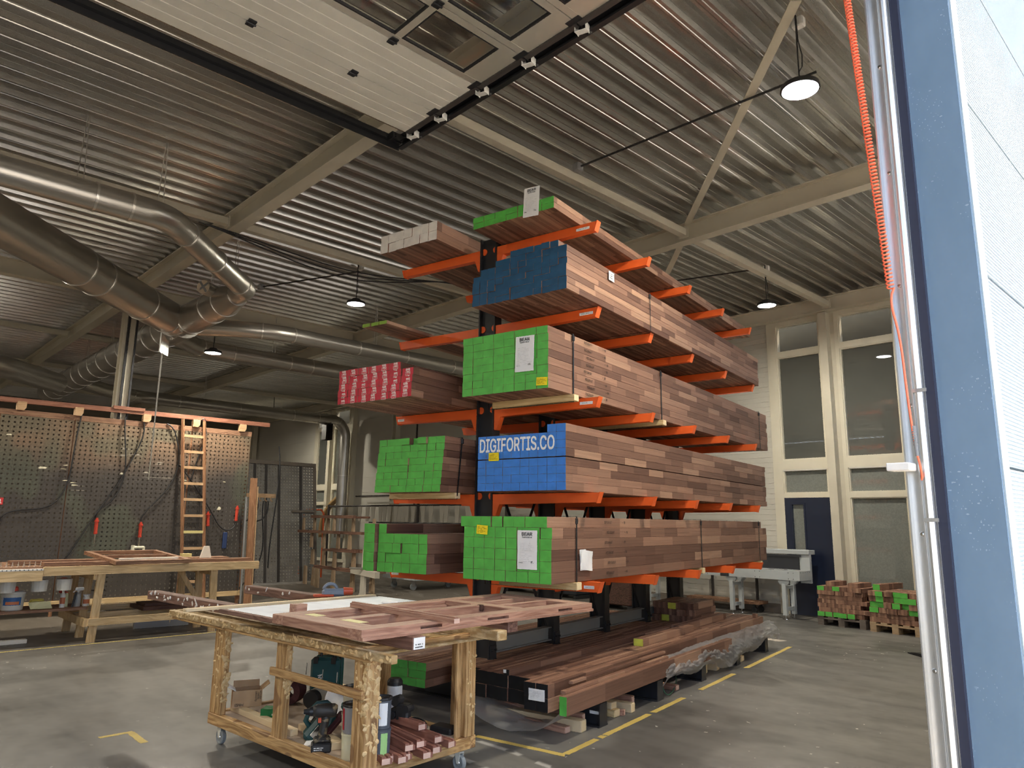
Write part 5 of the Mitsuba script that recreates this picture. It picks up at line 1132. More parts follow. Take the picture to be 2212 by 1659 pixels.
part(k, 'lettering', join(text('HMB', .020, Mf @ shift(-.055, -.030, 0) @ rot((0, 0, 1), 180), .0006, True), *[text(w, .014, Mf @ shift(.055 + .016 * (2 - i), .02 - .004 * i, 0) @ rot((0, 0, 1), -90), .0006, True) for i, w in enumerate(('simple', 'made', 'security'))]), 'm_inkwood')
k = thing('green_carton', 'small green carton with white print on the cart platform', 'box')
Mg = at(-1.29, .225, .2005, 40)
part(k, 'carton', rbox((-.075, -.05, 0), (.075, .05, .085), .002, Mg), 'm_greencard')
part(k, 'print', join(scribble(.05, .016, 2, Mg @ frame((0, -1, 0), (0, 0, 1), (-1, 0, 0), (-.0752, 0, .025)), 6, lh=.4), text('8', .018, Mg @ frame((0, -1, 0), (0, 0, 1), (-1, 0, 0), (-.0752, 0, .042)), .0006, True), scribble(.05, .016, 1, Mg @ frame((1, 0, 0), (0, 0, 1), (0, -1, 0), (.03, -.0502, .05)), 7, lh=.8)), 'm_paper')
pr('m_greencard', (.012, .16, .045), .5)
# teal tool case
k = thing('tool_case', 'teal plastic tool case with a black handle standing at the back of the cart', 'case')
Mc = at(-1.50, .80, ZT, 38)
part(k, 'shell', rbox((-.115, -.075, 0), (.115, -.003, .335), .022, Mc), 'm_tealplastic')
part(k, 'shell', rbox((-.115, .003, 0), (.115, .075, .335), .022, Mc), 'm_tealplastic')
part(k, 'seam', rbox((-.108, -.006, .006), (.108, .006, .329), .003, Mc), 'm_black')
part(k, 'handle', xf(tube([(-.055, 0, .33), (-.05, 0, .375), (-.03, 0, .39), (.03, 0, .39), (.05, 0, .375), (.055, 0, .33)], .011, 8), Mc), 'm_black')
for x in (-.07, .07): part(k, 'latch', rbox((x - .018, -.085, .29), (x + .018, -.05, .338), .004, Mc), 'm_black')
part(k, 'lettering', text('Makita', .036, Mc @ frame((1, 0, 0), (0, 0, 1), (0, -1, 0), (-.03, -.0755, .14)) @ rot((0, 0, 1), -72), .0012, True, sx=.9), 'm_paper')
pr('m_tealplastic', (.012, .075, .085), .42)
# sanding belt, rolls, jar
k = solo('sanding_belt', join(*[xf(tube(arc((0, 0, 0), .105, 0, 356, (1.15, 0, 0), (0, .8, 0), 40), .0015, 4), np.eye(4)) for _ in range(0)], xf(tri(trimesh.creation.annulus(.100, .104, .125, sections=40)), at(-1.06, .70, ZT + .0655, 20) @ np.diag([1.15, .85, 1, 1]))), 'm_maroon', 'open maroon sanding belt loop standing on the cart platform', 'sanding belt', smooth=40)
pr('m_maroon', proc(lambda p, n, uv: mix(mi.Color3f(.06, .018, .022), mi.Color3f(.095, .03, .034), noise(p.x * 300, p.y * 300, p.z * 300))), .8)
solo('sanding_roll', xf(tri(trimesh.creation.annulus(.045, .095, .11, sections=32)), at(-1.62, .57, ZT + .097, 30) @ rot((1, 0, 0), 90)), 'm_maroon', 'dark maroon sandpaper roll standing behind the middle leg', 'roll', smooth=40)
k = thing('black_jar', 'pale cylinder with a black cap lying on its side beside the tool case', 'jar')
Mj = at(-1.40, .64, ZT + .068, -60) @ rot((0, 1, 0), 90)
part(k, 'body', lathe([(0, -.13), (.06, -.13), (.066, -.12), (.066, .03), (0, .03)], 28, Mj), 'm_beigetub', 40)
part(k, 'cap', lathe([(0, .03), (.066, .03), (.067, .07), (.058, .082), (0, .078)], 28, Mj), 'm_black', 40)
pr('m_beigetub', (.52, .48, .38), .4)
solo('paper_curl', xf(sheet(.16, .26, np.eye(4), 5, .03), at(-.96, .50, ZT + .075, 30) @ rot((1, 0, 0), 52)), 'm_paper', 'curled white paper sheet leaning on the sanding belt', 'paper')
solo('paper_flat', xf(sheet(.20, .26, np.eye(4), 6, .006), at(-1.10, .52, ZT + .014, -18)), 'm_paper', 'white paper lying flat on the plywood of the cart platform', 'paper')
solo('brown_offcut', join(*[rbox((-.17, -.022 + i * .046, 0), (.17, .022 + i * .046, .026 + .012 * (i % 2)), .003, at(-.95, .66, ZT + .013, -25)) for i in range(3)]), 'm_bearer', 'brown offcuts side by side below the sanding belt', 'offcuts')
# tubs
def tub(name, x, y, z, r, h, mat, label, lid='m_black', lab=None, a0=-120, a1=-70, rim=True, handle=False):
    k = thing(name, label, 'bucket')
    M = at(x, y, z)
    part(k, 'body', lathe([(0, 0), (r * .90, 0), (r * .93, .005), (r * .985, h * .86), (r * 1.03, h * .865), (r * 1.03, h * .90), (r * .99, h * .905), (r, h * .94), (0, h * .94)], 36, M), mat, 35)
    if lid: part(k, 'lid', lathe([(0, h * .945), (r * .82, h * .945), (r * .85, h * .985), (r * .93, h), (r * 1.06, h * .99), (r * 1.09, h * .955), (r * 1.06, h * .91), (r * 1.0, h * .905)][::-1] , 36, M), lid, 35)
    if lab: part(k, 'label', wrap(r * .965, r * 1.0, h * .12, h * .84, a0, a1, M), lab)
    return k
tub('white_bucket', -.46, .32, ZT, .092, .20, 'm_beigetub', 'large dirty white bucket at the bottom of the rear tub stack', None)
k = tub('white_bucket', -.46, .32, ZT + .185, .090, .155, 'm_beigetub', 'dirty white bucket with a black lid on top of the rear stack', 'm_blackdust')
pr('m_blackdust', proc(lambda p, n, uv: mix(mi.Color3f(.016, .016, .018), mi.Color3f(.14, .13, .12), smoothstep(.5, .8, fbm(p.x * 30, p.y * 30, p.z * 30, 3)))), .5)
tub('cream_tub', -.215, .125, ZT, .072, .155, 'm_creamtub', 'cream tub under the grey tub, left of the near leg', None)
tub('grey_tub', -.215, .125, ZT + .146, .070, .165, 'm_greytub', 'grey tub with a red label and dark lid, left of the near leg', 'm_blackdust', 'm_redlabel', -125, -95)
tub('dark_tub', -.075, .215, ZT, .062, .19, 'm_slate', 'slate grey tub with a green label under the other, right of the near leg', None, 'm_lime', -35, 5)
tub('grey_tub', -.075, .215, ZT + .18, .060, .175, 'm_slate', 'grey tub with red and white label on top, right of the near leg', 'm_blackdust', 'm_paper', -50, 0)
pr('m_creamtub', (.66, .62, .44), .4); pr('m_greytub', (.26, .25, .26), .35); pr('m_redlabel', (.42, .015, .03), .4); pr('m_slate', (.085, .095, .115), .4); pr('m_lime', (.35, .60, .22), .5)
k = thing('white_canister', 'white canister with black screw lid and printed label at the back right of the cart', 'canister')
Mw = at(-.665, .80, ZT)
part(k, 'body', lathe([(0, 0), (.052, 0), (.054, .006), (.054, .235), (.050, .245), (0, .245)], 32, Mw), 'm_white', 35)
part(k, 'lid', lathe([(0, .246), (.055, .246), (.055, .270), (.045, .286), (.042, .286), (.040, .292), (0, .292)], 32, Mw), 'm_black', 30)
part(k, 'print', join(*[wrap(.0546, .0546, .06 + .022 * i, .068 + .022 * i + .004 * (i % 2), -95, -60 - 4 * (i % 3), Mw, 8) for i in range(5)]), 'm_ink')
part(k, 'side_print', wrap(.0545, .0545, .05, .18, -40, 0, Mw, 8), 'm_faint')
# cordless drill
k = thing('cordless_drill', 'worn black and brown cordless drill standing on its black battery pack', 'power tool')
Md = at(-.445, .075, ZT, 58)
part(k, 'battery', rbox((-.075, -.042, 0), (.045, .042, .055), .008, Md), 'm_black')
part(k, 'battery_print', join(scribble(.05, .024, 2, Md @ frame((0, -1, 0), (0, 0, 1), (-1, 0, 0), (-.0755, 0, .028)), 3, lh=.4), scribble(.09, .022, 2, Md @ frame((1, 0, 0), (0, 0, 1), (0, -1, 0), (-.015, -.0425, .026)), 5, lh=.4)), 'm_paper')
part(k, 'foot', rbox((-.065, -.038, .055), (.04, .038, .085), .012, Md), 'm_drillbrown')
part(k, 'grip', xf(tube([(-.015, 0, .08), (-.008, 0, .12), (.0, 0, .17), (.004, 0, .21)], [.030, .026, .024, .030], 12), Md), 'm_drillbrown', True)
part(k, 'motor', xf(tube([(.07, 0, .232), (.055, 0, .234), (.0, 0, .235), (-.05, 0, .235), (-.075, 0, .234)], [.030, .040, .042, .040, .030], 16), Md), 'm_drillbrown', True)
part(k, 'chuck', xf(join(cyl((-.075, 0, .234), (-.095, 0, .234), .028, .026, 14), cyl((-.095, 0, .234), (-.13, 0, .234), .022, .013, 14)), Md), 'm_darksteel')
part(k, 'trigger', rbox((-.042, -.009, .165), (-.02, .009, .20), .004, Md), 'm_redorange')
pr('m_drillbrown', proc(lambda p, n, uv: mix(mi.Color3f(.028, .026, .025), mi.Color3f(.22, .17, .10), smoothstep(.52, .72, fbm(p.x * 34, p.y * 34, p.z * 34, 3)))), .5)
# teal belt sander with its cord
k = thing('belt_sander', 'teal belt sander leaning among the clutter left of the drill', 'power tool')
Mt = at(-.63, .20, ZT + .09, 62) @ rot((0, 1, 0), -48)
part(k, 'body', rbox((-.13, -.05, -.02), (.10, .05, .075), .022, Mt), 'm_tealtool')
part(k, 'motor', xf(cyl((.03, -.075, .04), (.03, .075, .04), .044, n=18), Mt), 'm_tealtool')
part(k, 'belt', rbox((-.15, -.043, -.062), (.14, .043, -.02), .018, Mt), 'm_maroon')
part(k, 'handle', xf(tube([(-.06, 0, .07), (-.05, 0, .115), (.0, 0, .135), (.07, 0, .13), (.11, 0, .09), (.11, 0, .06)], .016, 8), Mt), 'm_tealtool', True)
part(k, 'plate', rbox((-.09, -.053, .0), (.02, -.049, .045), .002, Mt), 'm_chrome')
part(k, 'cord', tube(spline([CART[:3, :3] @ V3(*q) + CART[:3, 3] for q in ((-.72, .26, .40), (-.80, .28, .36), (-.86, .26, .27), (-.80, .17, .225), (-.70, .14, .23), (-.68, .22, .25), (-.76, .30, .24))], 40), .0055, 7), 'm_black', True)
pr('m_tealtool', (.018, .07, .075), .42)
solo('teal_tool', rbox((-.07, -.03, -.03), (.09, .03, .03), .018, at(-.66, .42, ZT + .19, 30) @ rot((0, 1, 0), -35)), 'm_tealplastic', 'second teal tool body behind the belt sander', 'power tool')
cr2 = trimesh.convex.convex_hull(np.array([(rg.uniform(-.10, .10), rg.uniform(-.06, .06), rg.uniform(0, .06) * (1 - abs(rg.uniform(-.6, .6)))) for _ in range(30)]))
solo('white_rag', xf(tri(cr2), at(-.56, .095, ZT, 20)), 'm_paper', 'crumpled white rag on the platform edge under the belt sander', 'rag')
k = thing('black_clamp_tool', 'black hand tool with round cutter wheels behind the moulding pile', 'tool')
Mq = at(-.42, .55, ZT + .14, 15)
part(k, 'arm', rbox((-.13, -.02, -.02), (.10, .02, .02), .01, Mq @ rot((0, 1, 0), -28)), 'm_black')
part(k, 'head', rbox((-.03, -.028, -.07), (.07, .028, .03), .012, Mq @ shift(.10, 0, .04)), 'm_black')
for x, z, r in ((.07, .09, .032), (.16, .05, .024), (.05, .0, .026)): part(k, 'wheel', xf(cyl((x, -.034, z), (x, .034, z), r, n=18), Mq), 'm_black')
part(k, 'cable', tube(spline([CART[:3, :3] @ V3(*q) + CART[:3, 3] for q in ((-.36, .60, .30), (-.22, .68, .31), (-.14, .64, .28), (-.15, .60, .24))], 20), .005, 6), 'm_black', True)
solo('blue_case', rbox((-.09, -.06, 0), (.09, .06, .05), .012, at(-.20, .86, ZT, 10)), 'm_black', 'black flat case behind the moulding pile', 'case')
# pile of moulding offcuts: grooved profile
def mould(L): 
    pf = [(-.034, -.022), (.034, -.022), (.034, .006), (.020, .006), (.020, .022), (.006, .022), (.004, .012), (-.006, .012), (-.008, .022), (-.034, .022)]
    return poly(pf, 0, L, frame((0, 1, 0), (0, 0, 1), (1, 0, 0)))
MOULD = {}
spots = [(-.56, .66, .024, 2, .62, 4), (-.52, .58, .024, -4, .60, -4), (-.46, .50, .024, -7, .58, -7), (-.50, .42, .024, -10, .56, -10), (-.38, .335, .024, -8, .46, -8), (-.20, .245, .024, -14, .24, -14), (-.55, .62, .070, -4, .60, -6), (-.53, .53, .070, -9, .58, -9), (-.40, .44, .070, -12, .46, -12), (-.62, .60, .116, -3, .52, -5), (-.20, .285, .024, -14, .22, -14)]
desc = ['rearmost in the pile, nearest the right leg', 'second from the back in the bottom layer', 'in the middle of the bottom layer', 'fourth in the bottom layer', 'at the front of the bottom layer', 'short, beside the slate grey tub', 'rear one of the second layer', 'long one sloping across the second layer', 'front one of the second layer', 'topmost of the pile', 'short, second beside the slate grey tub']
for (x, y, z, a, L, _), s in zip(spots, desc):
    k = thing('grooved_offcut', 'reddish grooved wooden offcut, ' + s, 'offcut')
    v = MOULD.setdefault(L, mikit.ply(mould(L), 'm_mould'))
    scene[k] = {**v, 'to_world': T(at(x, y, ZT + z, a).tolist())}
    part(k, 'sawn_end', box((L, -.033, -.021), (L + .001, .019, .010), at(x, y, ZT + z, a)), 'm_sawnend')
pr('m_mould', pink_tex((CX, CY, (0, 0, 1))), .55)
scene['m_mould']['bsdf']['base_color'] = proc(lambda p, n, uv: mix(mi.Color3f(.17, .065, .045), mi.Color3f(.33, .145, .105), fbm(dotc(p, CX) * 5, dotc(p, CY) * 60, p.z * 60, 3)))
# ---------------------------------------------------------------- pallets of short blocks by the window wall
pr('m_pallet', proc(lambda p, n, uv: mix(mi.Color3f(.26, .17, .10), mi.Color3f(.44, .32, .20), fbm(p.x * 6, p.y * 6, p.z * 20, 3))), .75)
pr('m_palletdark', proc(lambda p, n, uv: mix(mi.Color3f(.085, .07, .06), mi.Color3f(.16, .13, .11), fbm(p.x * 6, p.y * 6, p.z * 20, 3))), .75)
def pallet(M, w, d, mat, label):
    k = thing('wooden_pallet', label, 'pallet')
    for i in range(3):
        x = (-w / 2 + .05, 0, w / 2 - .05)[i]
        for j in range(3):
            y = (-d / 2 + .07, 0, d / 2 - .07)[j]
            part(k, 'block', rbox((x - .05, y - .07, .022), (x + .05, y + .07, .10), .003, M), mat)
        part(k, 'bottom_board', box((x - .05, -d / 2, 0), (x + .05, d / 2, .022), M), mat)
    for j in range(3):
        y = (-d / 2 + .07, 0, d / 2 - .07)[j]
        part(k, 'stringer_board', box((-w / 2, y - .07, .10), (w / 2, y + .07, .122), M), mat)
    for i in range(5):
        x = -w / 2 + .05 + i * (w - .10) / 4
        part(k, 'deck_board', box((x - .05, -d / 2, .122), (x + .05, d / 2, .144), M), mat)
    return k
P1 = rz(-3.0, (-5.09, 12.63, 0)); P2 = rz(-8.0, (-4.20, 12.50, 0)); P3 = rz(-6.0, (-3.37, 12.38, 0))
pallet(P1, .78, .80, 'm_palletdark', 'dark weathered pallet under the left stack of blocks')
pallet(P2, .78, .80, 'm_pallet', 'paler pallet under the middle stack of blocks')
pallet(P3, .78, .80, 'm_pallet', 'pallet partly hidden behind the door guide at the right')
def block(M, x, y, z, w, h, L, paint, label, group, along='y', far=False):
    """Block of section w x h and length L; x, y: near left corner."""
    base = M @ shift(x, y, z) if along == 'y' else M @ shift(x, y, z) @ rot((0, 0, 1), -90)
    off = shift(w / 2, 0, h / 2) if along == 'y' else shift(-w / 2, 0, h / 2)
    return beam('timber_block', w - .002, h - .0015, L, 0, 0, 0, paint, label, group, base=base @ off, far_paint=far)
def cross_stack(M, name, seed, layers, z0=.144):
    r = random.Random(seed); z = z0
    for li, (kind, n, h, greens) in enumerate(layers):
        if kind == 'y':      # ends towards the viewer
            w = .74 / n
            for i in range(n):
                g = i in greens
                block(M, -.38 + i * w, -.385 + r.uniform(-.05, .03), z, w * .97, h, .74 + r.uniform(-.1, .04), 'green' if g else None,
                      f'{"green-ended" if g else "plain brown"} timber block pointing at the viewer in the {name} pallet stack', f'{"green-ended" if g else "plain"} outward blocks, {name} pallet stack')
        else:
            d = .76 / n
            for i in range(n):
                g = i in greens
                x = -.42 + r.uniform(-.05, .07)
                block(M, x, -.38 + i * d, z, d * .97, h, .78 + r.uniform(-.08, .04), 'green' if g else None, f'long brown timber block lying crosswise in the {name} pallet stack', f'crosswise blocks, {name} pallet stack', along='x')
        z += h
cross_stack(P1, 'left', 3, [('y', 6, .075, (0, 1, 2, 3, 4)), ('x', 4, .068, (1,)), ('x', 4, .066, (2,)), ('x', 4, .066, ()), ('x', 4, .068, (0,)), ('y', 5, .066, ()), ('y', 6, .070, (0, 2))])
cross_stack(P2, 'middle', 5, [('x', 3, .075, ()), ('x', 3, .07, ()), ('y', 5, .080, (0, 4)), ('y', 6, .085, (0, 1, 3, 4)), ('y', 6, .085, (1, 3, 4, 5)), ('y', 6, .075, (1, 3, 4))])
cross_stack(P3, 'right', 6, [('y', 5, .078, (1, 3)), ('y', 5, .078, ()), ('y', 5, .078, (2,)), ('x', 3, .07, ())])
block(P1, -.27, -.30, .624, .16, .075, .42, None, 'loose brown block lying on top of the left pallet stack', None)
block(P1, .12, -.34, .624, .16, .07, .5, None, 'broad brown block at the right on top of the left pallet stack', None)
block(P2, -.38, -.25, .614, .115, .09, .72, 'green', 'green-ended block standing out on top of the middle pallet stack', None)
# dark fork tines on the floor
for (x0, y0, x1, y1, s) in ((-3.52, 10.50, -2.6, 9.75, 'nearer'), (-3.52, 11.02, -2.6, 10.35, 'farther')):
    a, b = np.array([x0, y0, 0]), np.array([x1, y1, 0]); d = (b - a) / np.linalg.norm(b - a)
    solo('fork_tine', prism([(0, .004), (.15, 0), (1.2, 0), (1.2, .05), (.15, .035), (0, .012)], -.05, .05, frame(d, (0, 0, 1), np.cross(d, [0, 0, 1]), a)), 'm_black', f'{s} of the two black fork tines low on the floor by the door guide', 'fork')

# ---------------------------------------------------------------- roller conveyor with stop unit
pr('m_machine', (.44, .47, .48), .4)
pr('m_machinedark', (.025, .028, .035), .45)
cv = thing('roller_conveyor', 'grey roller conveyor with an upright stop unit in front of the navy door', 'conveyor')
tag(cv, kind='thing')
YA, YB, ZA, ZC = 12.36, 12.80, .665, .825
part(cv, 'side_beam', join(box((-9.6, YA, ZA), (-5.84, YA + .025, ZC)), box((-9.6, YA, ZC - .01), (-5.84, YA + .06, ZC))), 'm_machine')
part(cv, 'side_beam', join(box((-9.6, YB - .025, ZA), (-5.84, YB, ZC))), 'm_machine')
part(cv, 'end_plate', box((-5.842, YA, ZA), (-5.82, YB, ZC)), 'm_machine')
part(cv, 'rivet', join(*[cyl((x, YA, z), (x, YA - .004, z), .007, n=6) for x in (-5.93, -6.02, -6.55, -6.64, -7.6, -7.7) for z in (.69, .79)], *[cyl((-5.82, y, .80), (-5.816, y, .80), .006, n=6) for y in np.linspace(YA + .05, YB - .05, 5)]), 'm_machinedark', kind='stuff')
for q in range(15): part(cv, 'roller', cyl((-9.5 + q * .25, YA + .03, ZC - .03), (-9.5 + q * .25, YB - .03, ZC - .03), .03, n=14), 'm_galv', 40)
for x in (-6.13, -7.14, -9.0):
    b = []
    for y in (YA + .06, YB - .06):
        b.append(part(cv, 'leg', join(box((x - .035, y - .035, .07), (x + .035, y + .035, .60))), 'm_machine'))
        part(cv, 'leg_head', prism([(-.10, .04), (.10, .04), (.10, .09), (-.10, .09)], 0, 0.01, AX['x']) if False else poly([(-.10, .67), (-.10, .62), (-.06, .575), (.06, .575), (.10, .62), (.10, .67)], 0, .05, frame((1, 0, 0), (0, 0, 1), (0, -1, 0), (x, y + .025, 0))), 'm_machine')
        part(cv, 'foot', join(cyl((x, y, .0), (x, y, .012), .035, .03, 12), cyl((x, y, .01), (x, y, .08), .008, n=8), cyl((x - .09, y, .02), (x, y, .02), .006, n=6)), 'm_chrome')
    part(cv, 'cross_bar', join(box((x - .02, YA + .09, .14), (x + .02, YB - .09, .20)), box((x - .02, YA + .09, .51), (x + .02, YB - .09, .56))), 'm_machine')
part(cv, 'control_box', rbox((-7.32, YA - .03, .665), (-7.16, YA, .75), .006), 'm_machinedark')
part(cv, 'stop_post', box((-5.80, 12.72, .60), (-5.70, 12.80, 1.17)) if False else box((-6.02, 12.83, .60), (-5.84, 12.90, 1.17)), 'm_machine')
part(cv, 'stop_hood', rbox((-7.2, 12.80, 1.09), (-5.84, 13.06, 1.17), .008), 'm_machine')
part(cv, 'rubber_curtain', box((-7.15, 12.81, .82), (-6.03, 12.825, 1.06)), 'm_machinedark')
part(cv, 'measuring_rail', join(box((-7.2, 12.79, 1.045), (-5.98, 12.80, 1.085)), *[box((x, 12.786, 1.066), (x + .02 + .02 * (int(x * 50) % 2), 12.79, 1.078)) for x in np.arange(-6.9, -6.02, .085)]), 'm_machinedark')
k = thing('flat_trolley', 'low brown trolley on castors behind the conveyor legs', 'trolley')
part(k, 'deck', box((-8.4, 12.85, .15), (-6.85, 13.2, .20)), 'm_oldwood')
for x in (-8.3, -6.97):
    for y in (12.9, 13.14): part(k, 'castor', join(cyl((x, y - .02, .055), (x, y + .02, .055), .055, n=14), box((x - .02, y - .025, .06), (x + .02, y + .025, .15))), 'm_black')
k2 = solo('leaning_bar', join(box((-7.08, 13.18, .20), (-7.04, 13.22, .66))), 'm_darkbrown', 'dark upright bar on the low trolley under the conveyor', 'bar')
solo('leaning_bar', join(box((-8.03, 13.18, .20), (-7.99, 13.22, .66))), 'm_darkbrown', 'second dark upright bar on the low trolley, further left', 'bar')

# ---------------------------------------------------------------- timbers on the floor under the rack, plastic sheet, floor tape
def fl_block(x, y, L, w, h, z, yaw, mat, label, cat='timber', **k):
    """Piece along the rack's x, its near end at (x, y)."""
    q = thing('floor_timber', label, cat)
    part(q, 'shaft', rbox((-L, -w / 2, 0), (0, w / 2, h), .004, RACK @ shift(x, y, z) @ rot((0, 0, 1), yaw)), mat)
    part(q, 'sawn_end', box((-.0005, -w / 2 + .005, .005), (.0012, w / 2 - .005, h - .005), RACK @ shift(x, y, z) @ rot((0, 0, 1), yaw)), k.get('end', 'm_paperwood'))
    return q
fl_block(-3.11, 5.13, 1.05, .07, .05, 0, -6, 'm_pinkwood_x', 'long reddish timber lying under the near end of the floor-level pack', end='m_sawnend')
fl_block(-3.03, 5.24, .9, .09, .085, 0, 3, 'm_palepine', 'pale timber end beside the first base beam of the rack')
fl_block(-3.08, 5.33, .8, .05, .11, 0, 4, 'm_pinkwood_x', 'reddish timber on edge right beside the first base beam', end='m_sawnend')
fl_block(-3.03, 5.80, .7, .09, .06, 0, -4, 'm_pine', 'yellowish pine timber between the first two base beams')
fl_block(-3.06, 5.80, .7, .085, .055, .06, -6, 'm_palepine', 'pale pine timber stacked on the yellowish one between the base beams')
fl_block(-2.99, 6.02, .75, .08, .075, 0, 4, 'm_palepine', 'wide pale pine timber near the second base beam')
fl_block(-3.06, 6.16, .7, .06, .10, 0, 2, 'm_pinkwood_x', 'reddish timber behind the wide pale one', end='m_sawnend')
fl_block(-3.00, 5.88, .055, .05, .05, 0, 20, 'm_pinkwood', 'tiny reddish cube on the floor before the pale timbers', end='m_sawnend')
fl_block(-3.02, 7.05, .5, .07, .05, .0, -3, 'm_pinkwood_x', 'reddish timber between the second and third base beams', end='m_sawnend')
fl_block(-3.10, 8.02, .5, .10, .09, 0, 2, 'm_palepine', 'pale pine block just beyond the third base beam')
fl_block(-3.06, 8.28, .5, .10, .09, 0, 3, 'm_palepine', 'pale pine block in the middle of the row beyond the third base beam')
fl_block(-3.05, 8.45, .5, .08, .08, 0, -2, 'm_palepine', 'pale pine block at the right of the row beyond the third base beam')
fl_block(-3.02, 9.0, .5, .12, .06, 0, 2, 'm_palepine', 'pale pine block beyond the fourth base beam')
fl_block(-3.04, 9.0, .5, .11, .06, .06, 6, 'm_palepine', 'pale pine block on top of another beyond the fourth base beam')
fl_block(-4.02, 5.62, 1.6, .07, .07, 0, -4, 'm_oldwood', 'brown timber on the floor seen between the cart legs', end='m_rung')
fl_block(-4.78, 4.85, .8, .10, .09, 0, -2, 'm_palepine', 'grooved pale timber end seen behind the white canister')
k = thing('green_strap', 'loose green strap hanging under the floor-level pack', 'strap')
part(k, 'band', tube(spline([rk(-3.05, 6.75, .17), rk(-2.98, 6.65, .06), rk(-3.02, 6.95, .02), rk(-3.1, 7.2, .10)], 20), .006, 4), 'm_greenstrap', True)
pr('m_greenstrap', (.03, .10, .06), .5)
scene['m_plastic'] = {'type': 'principledthin', 'base_color': rgb(.80, .80, .80), 'roughness': .28, 'spec_trans': .62, 'diff_trans': .9, 'eta': 1.45}
def film(y0, y1, n, prof, seed, amp):
    """Crumpled sheet along the rack's y; prof(s) gives (x, z) across."""
    k = 26; V = []
    for i in range(n + 1):
        y = y0 + (y1 - y0) * i / n
        for j in range(k + 1):
            s = j / k; x, z = prof(s, i / n)
            q = np.array([y * 3.1, s * 3, seed]); d = meshkit.noise(q * [1, 1, 1]) - .5; e = abs(meshkit.noise(np.array([y * 9 + s * 5, s * 4 - y * 3, seed + 5])) - .5) + .6 * abs(meshkit.noise(np.array([y * 21 - s * 9, s * 8, seed + 8])) - .5)
            V.append(rk(x + amp * (d + 1.2 * e), y + .02 * d, max(z + amp * .8 * (e - .3), .004)))
    i, j = np.meshgrid(np.arange(n), np.arange(k), indexing='ij'); a = (i * (k + 1) + j).ravel()
    return np.array(V), np.vstack([np.c_[a, a + 1, a + k + 2], np.c_[a, a + k + 2, a + k + 1]])
fm = film(6.62, 10.28, 150, lambda s, t: (-3.06 + .11 * math.sin(s * 2.2) - .02 * s, .352 - .25 * s + .05 * math.sin(t * 9) * s + .03 * math.sin(t * 23) * s), 2.0, .055)
solo('plastic_sheet', fm, 'm_plastic', 'crumpled clear plastic sheet draped along the outer side of the floor-level pack', 'plastic sheet', smooth=True)
fm2 = film(4.86, 6.5, 70, lambda s, t: (-4.0 + 1.0 * s, .17 - .15 * math.sin(s * 3.0) * (1 - t) + .12 * max(0, s - .8) * 5 * .8), 6.0, .03)
solo('plastic_sheet', fm2, 'm_plastic', 'crumpled clear plastic sheet hanging under the near end of the floor-level pack', 'plastic sheet', smooth=True)
def tape(M, x0, y0, x1, y1, w, label, seed, group=None):
    d = np.array([x1 - x0, y1 - y0, 0.0]); L = np.linalg.norm(d); d /= L; s = np.array([-d[1], d[0], 0]); r = random.Random(seed)
    top = [(t * L, w / 2 + r.uniform(-.004, .002)) for t in np.linspace(0, 1, 9)]; bot = [(t * L, -w / 2 + r.uniform(-.002, .004)) for t in np.linspace(1, 0, 9)]
    top[0] = (r.uniform(-.01, .02), w / 2); bot[-1] = (r.uniform(0, .03), -w / 2)
    return solo('floor_tape', poly(top + bot, 0.0004, .0014, M @ frame(d, s, (0, 0, 1), (x0, y0, 0))), 'm_tape', label, 'floor tape', group)
lab = ['nearest, starting at the tape corner', 'second from the corner', 'short third', 'fourth', 'fifth, before the third base beam', 'farthest']
for q, (a, b) in enumerate(((4.66, 5.13), (5.17, 5.245), (5.26, 6.05), (6.11, 6.80), (7.21, 8.20), (8.60, 10.45))):
    tape(RACK, -2.855, a, -2.855, b, .055, f'worn yellow floor tape along the rack, {lab[q]}', q)
tape(RACK, -2.83, 4.655, -3.62, 4.635, .055, 'worn yellow floor tape running from the corner towards the cart', 8)
tape(RACK, -3.62, 4.635, -5.2, 4.66, .055, 'worn yellow floor tape continuing under the cart', 9)
tape(np.eye(4), -6.20, 1.74, -6.205, 1.985, .05, 'short arm of the yellow tape corner mark on the floor at lower left', 10)
tape(np.eye(4), -6.21, 1.965, -5.86, 1.96, .055, 'other arm of the yellow tape corner mark on the floor at lower left', 11)
tape(np.eye(4), -10.66, -.5, -10.68, 5.2, .035, 'thin faded tape line on the floor in front of the workbench', 12)

# ---------------------------------------------------------------- stands and stock at the back
pr('m_plystand', proc(lambda p, n, uv: mix(mi.Color3f(.26, .18, .11), mi.Color3f(.40, .29, .19), fbm(p.x * 3, p.y * 3, p.z * 9, 3))), .65)
pr('m_stock', grain_tex(mi.Color3f(.10, .05, .035), mi.Color3f(.24, .13, .09), axis=((1, 0, 0), (0, 1, 0), (0, 0, 1))), .6)
rs = random.Random(17)
def stand(x, y, z, h, wb_, wt, label, slot=True, mat='m_plystand', a=-16):
    M = rz(a, (x, y, z)) @ frame((1, 0, 0), (0, 0, 1), (0, -1, 0))
    pts = [(-wb_ / 2, 0), (wb_ / 2, 0), (wt / 2, h), (-wt / 2, h)]
    hole = [[(-.016, h * .45), (.016, h * .45), (.016, h * .75), (-.016, h * .75)]] if slot else []
    return solo('plywood_stand', poly(pts, -.02, .02, M, holes=hole), mat, label, 'stand')
rows = [(0.0, .44, .34, .22), (.50, .36, .30, .18), (.92, .34, .26, .15), (1.32, .30, .20, .12)]
cols = [(-17.2, 9.1), (-16.6, 9.05), (-16.0, 9.0), (-15.35, 8.95), (-14.7, 9.0), (-14.1, 9.1)]
rn = ('bottom', 'second', 'third', 'top'); cn = ('first', 'second', 'third', 'fourth', 'fifth', 'sixth')
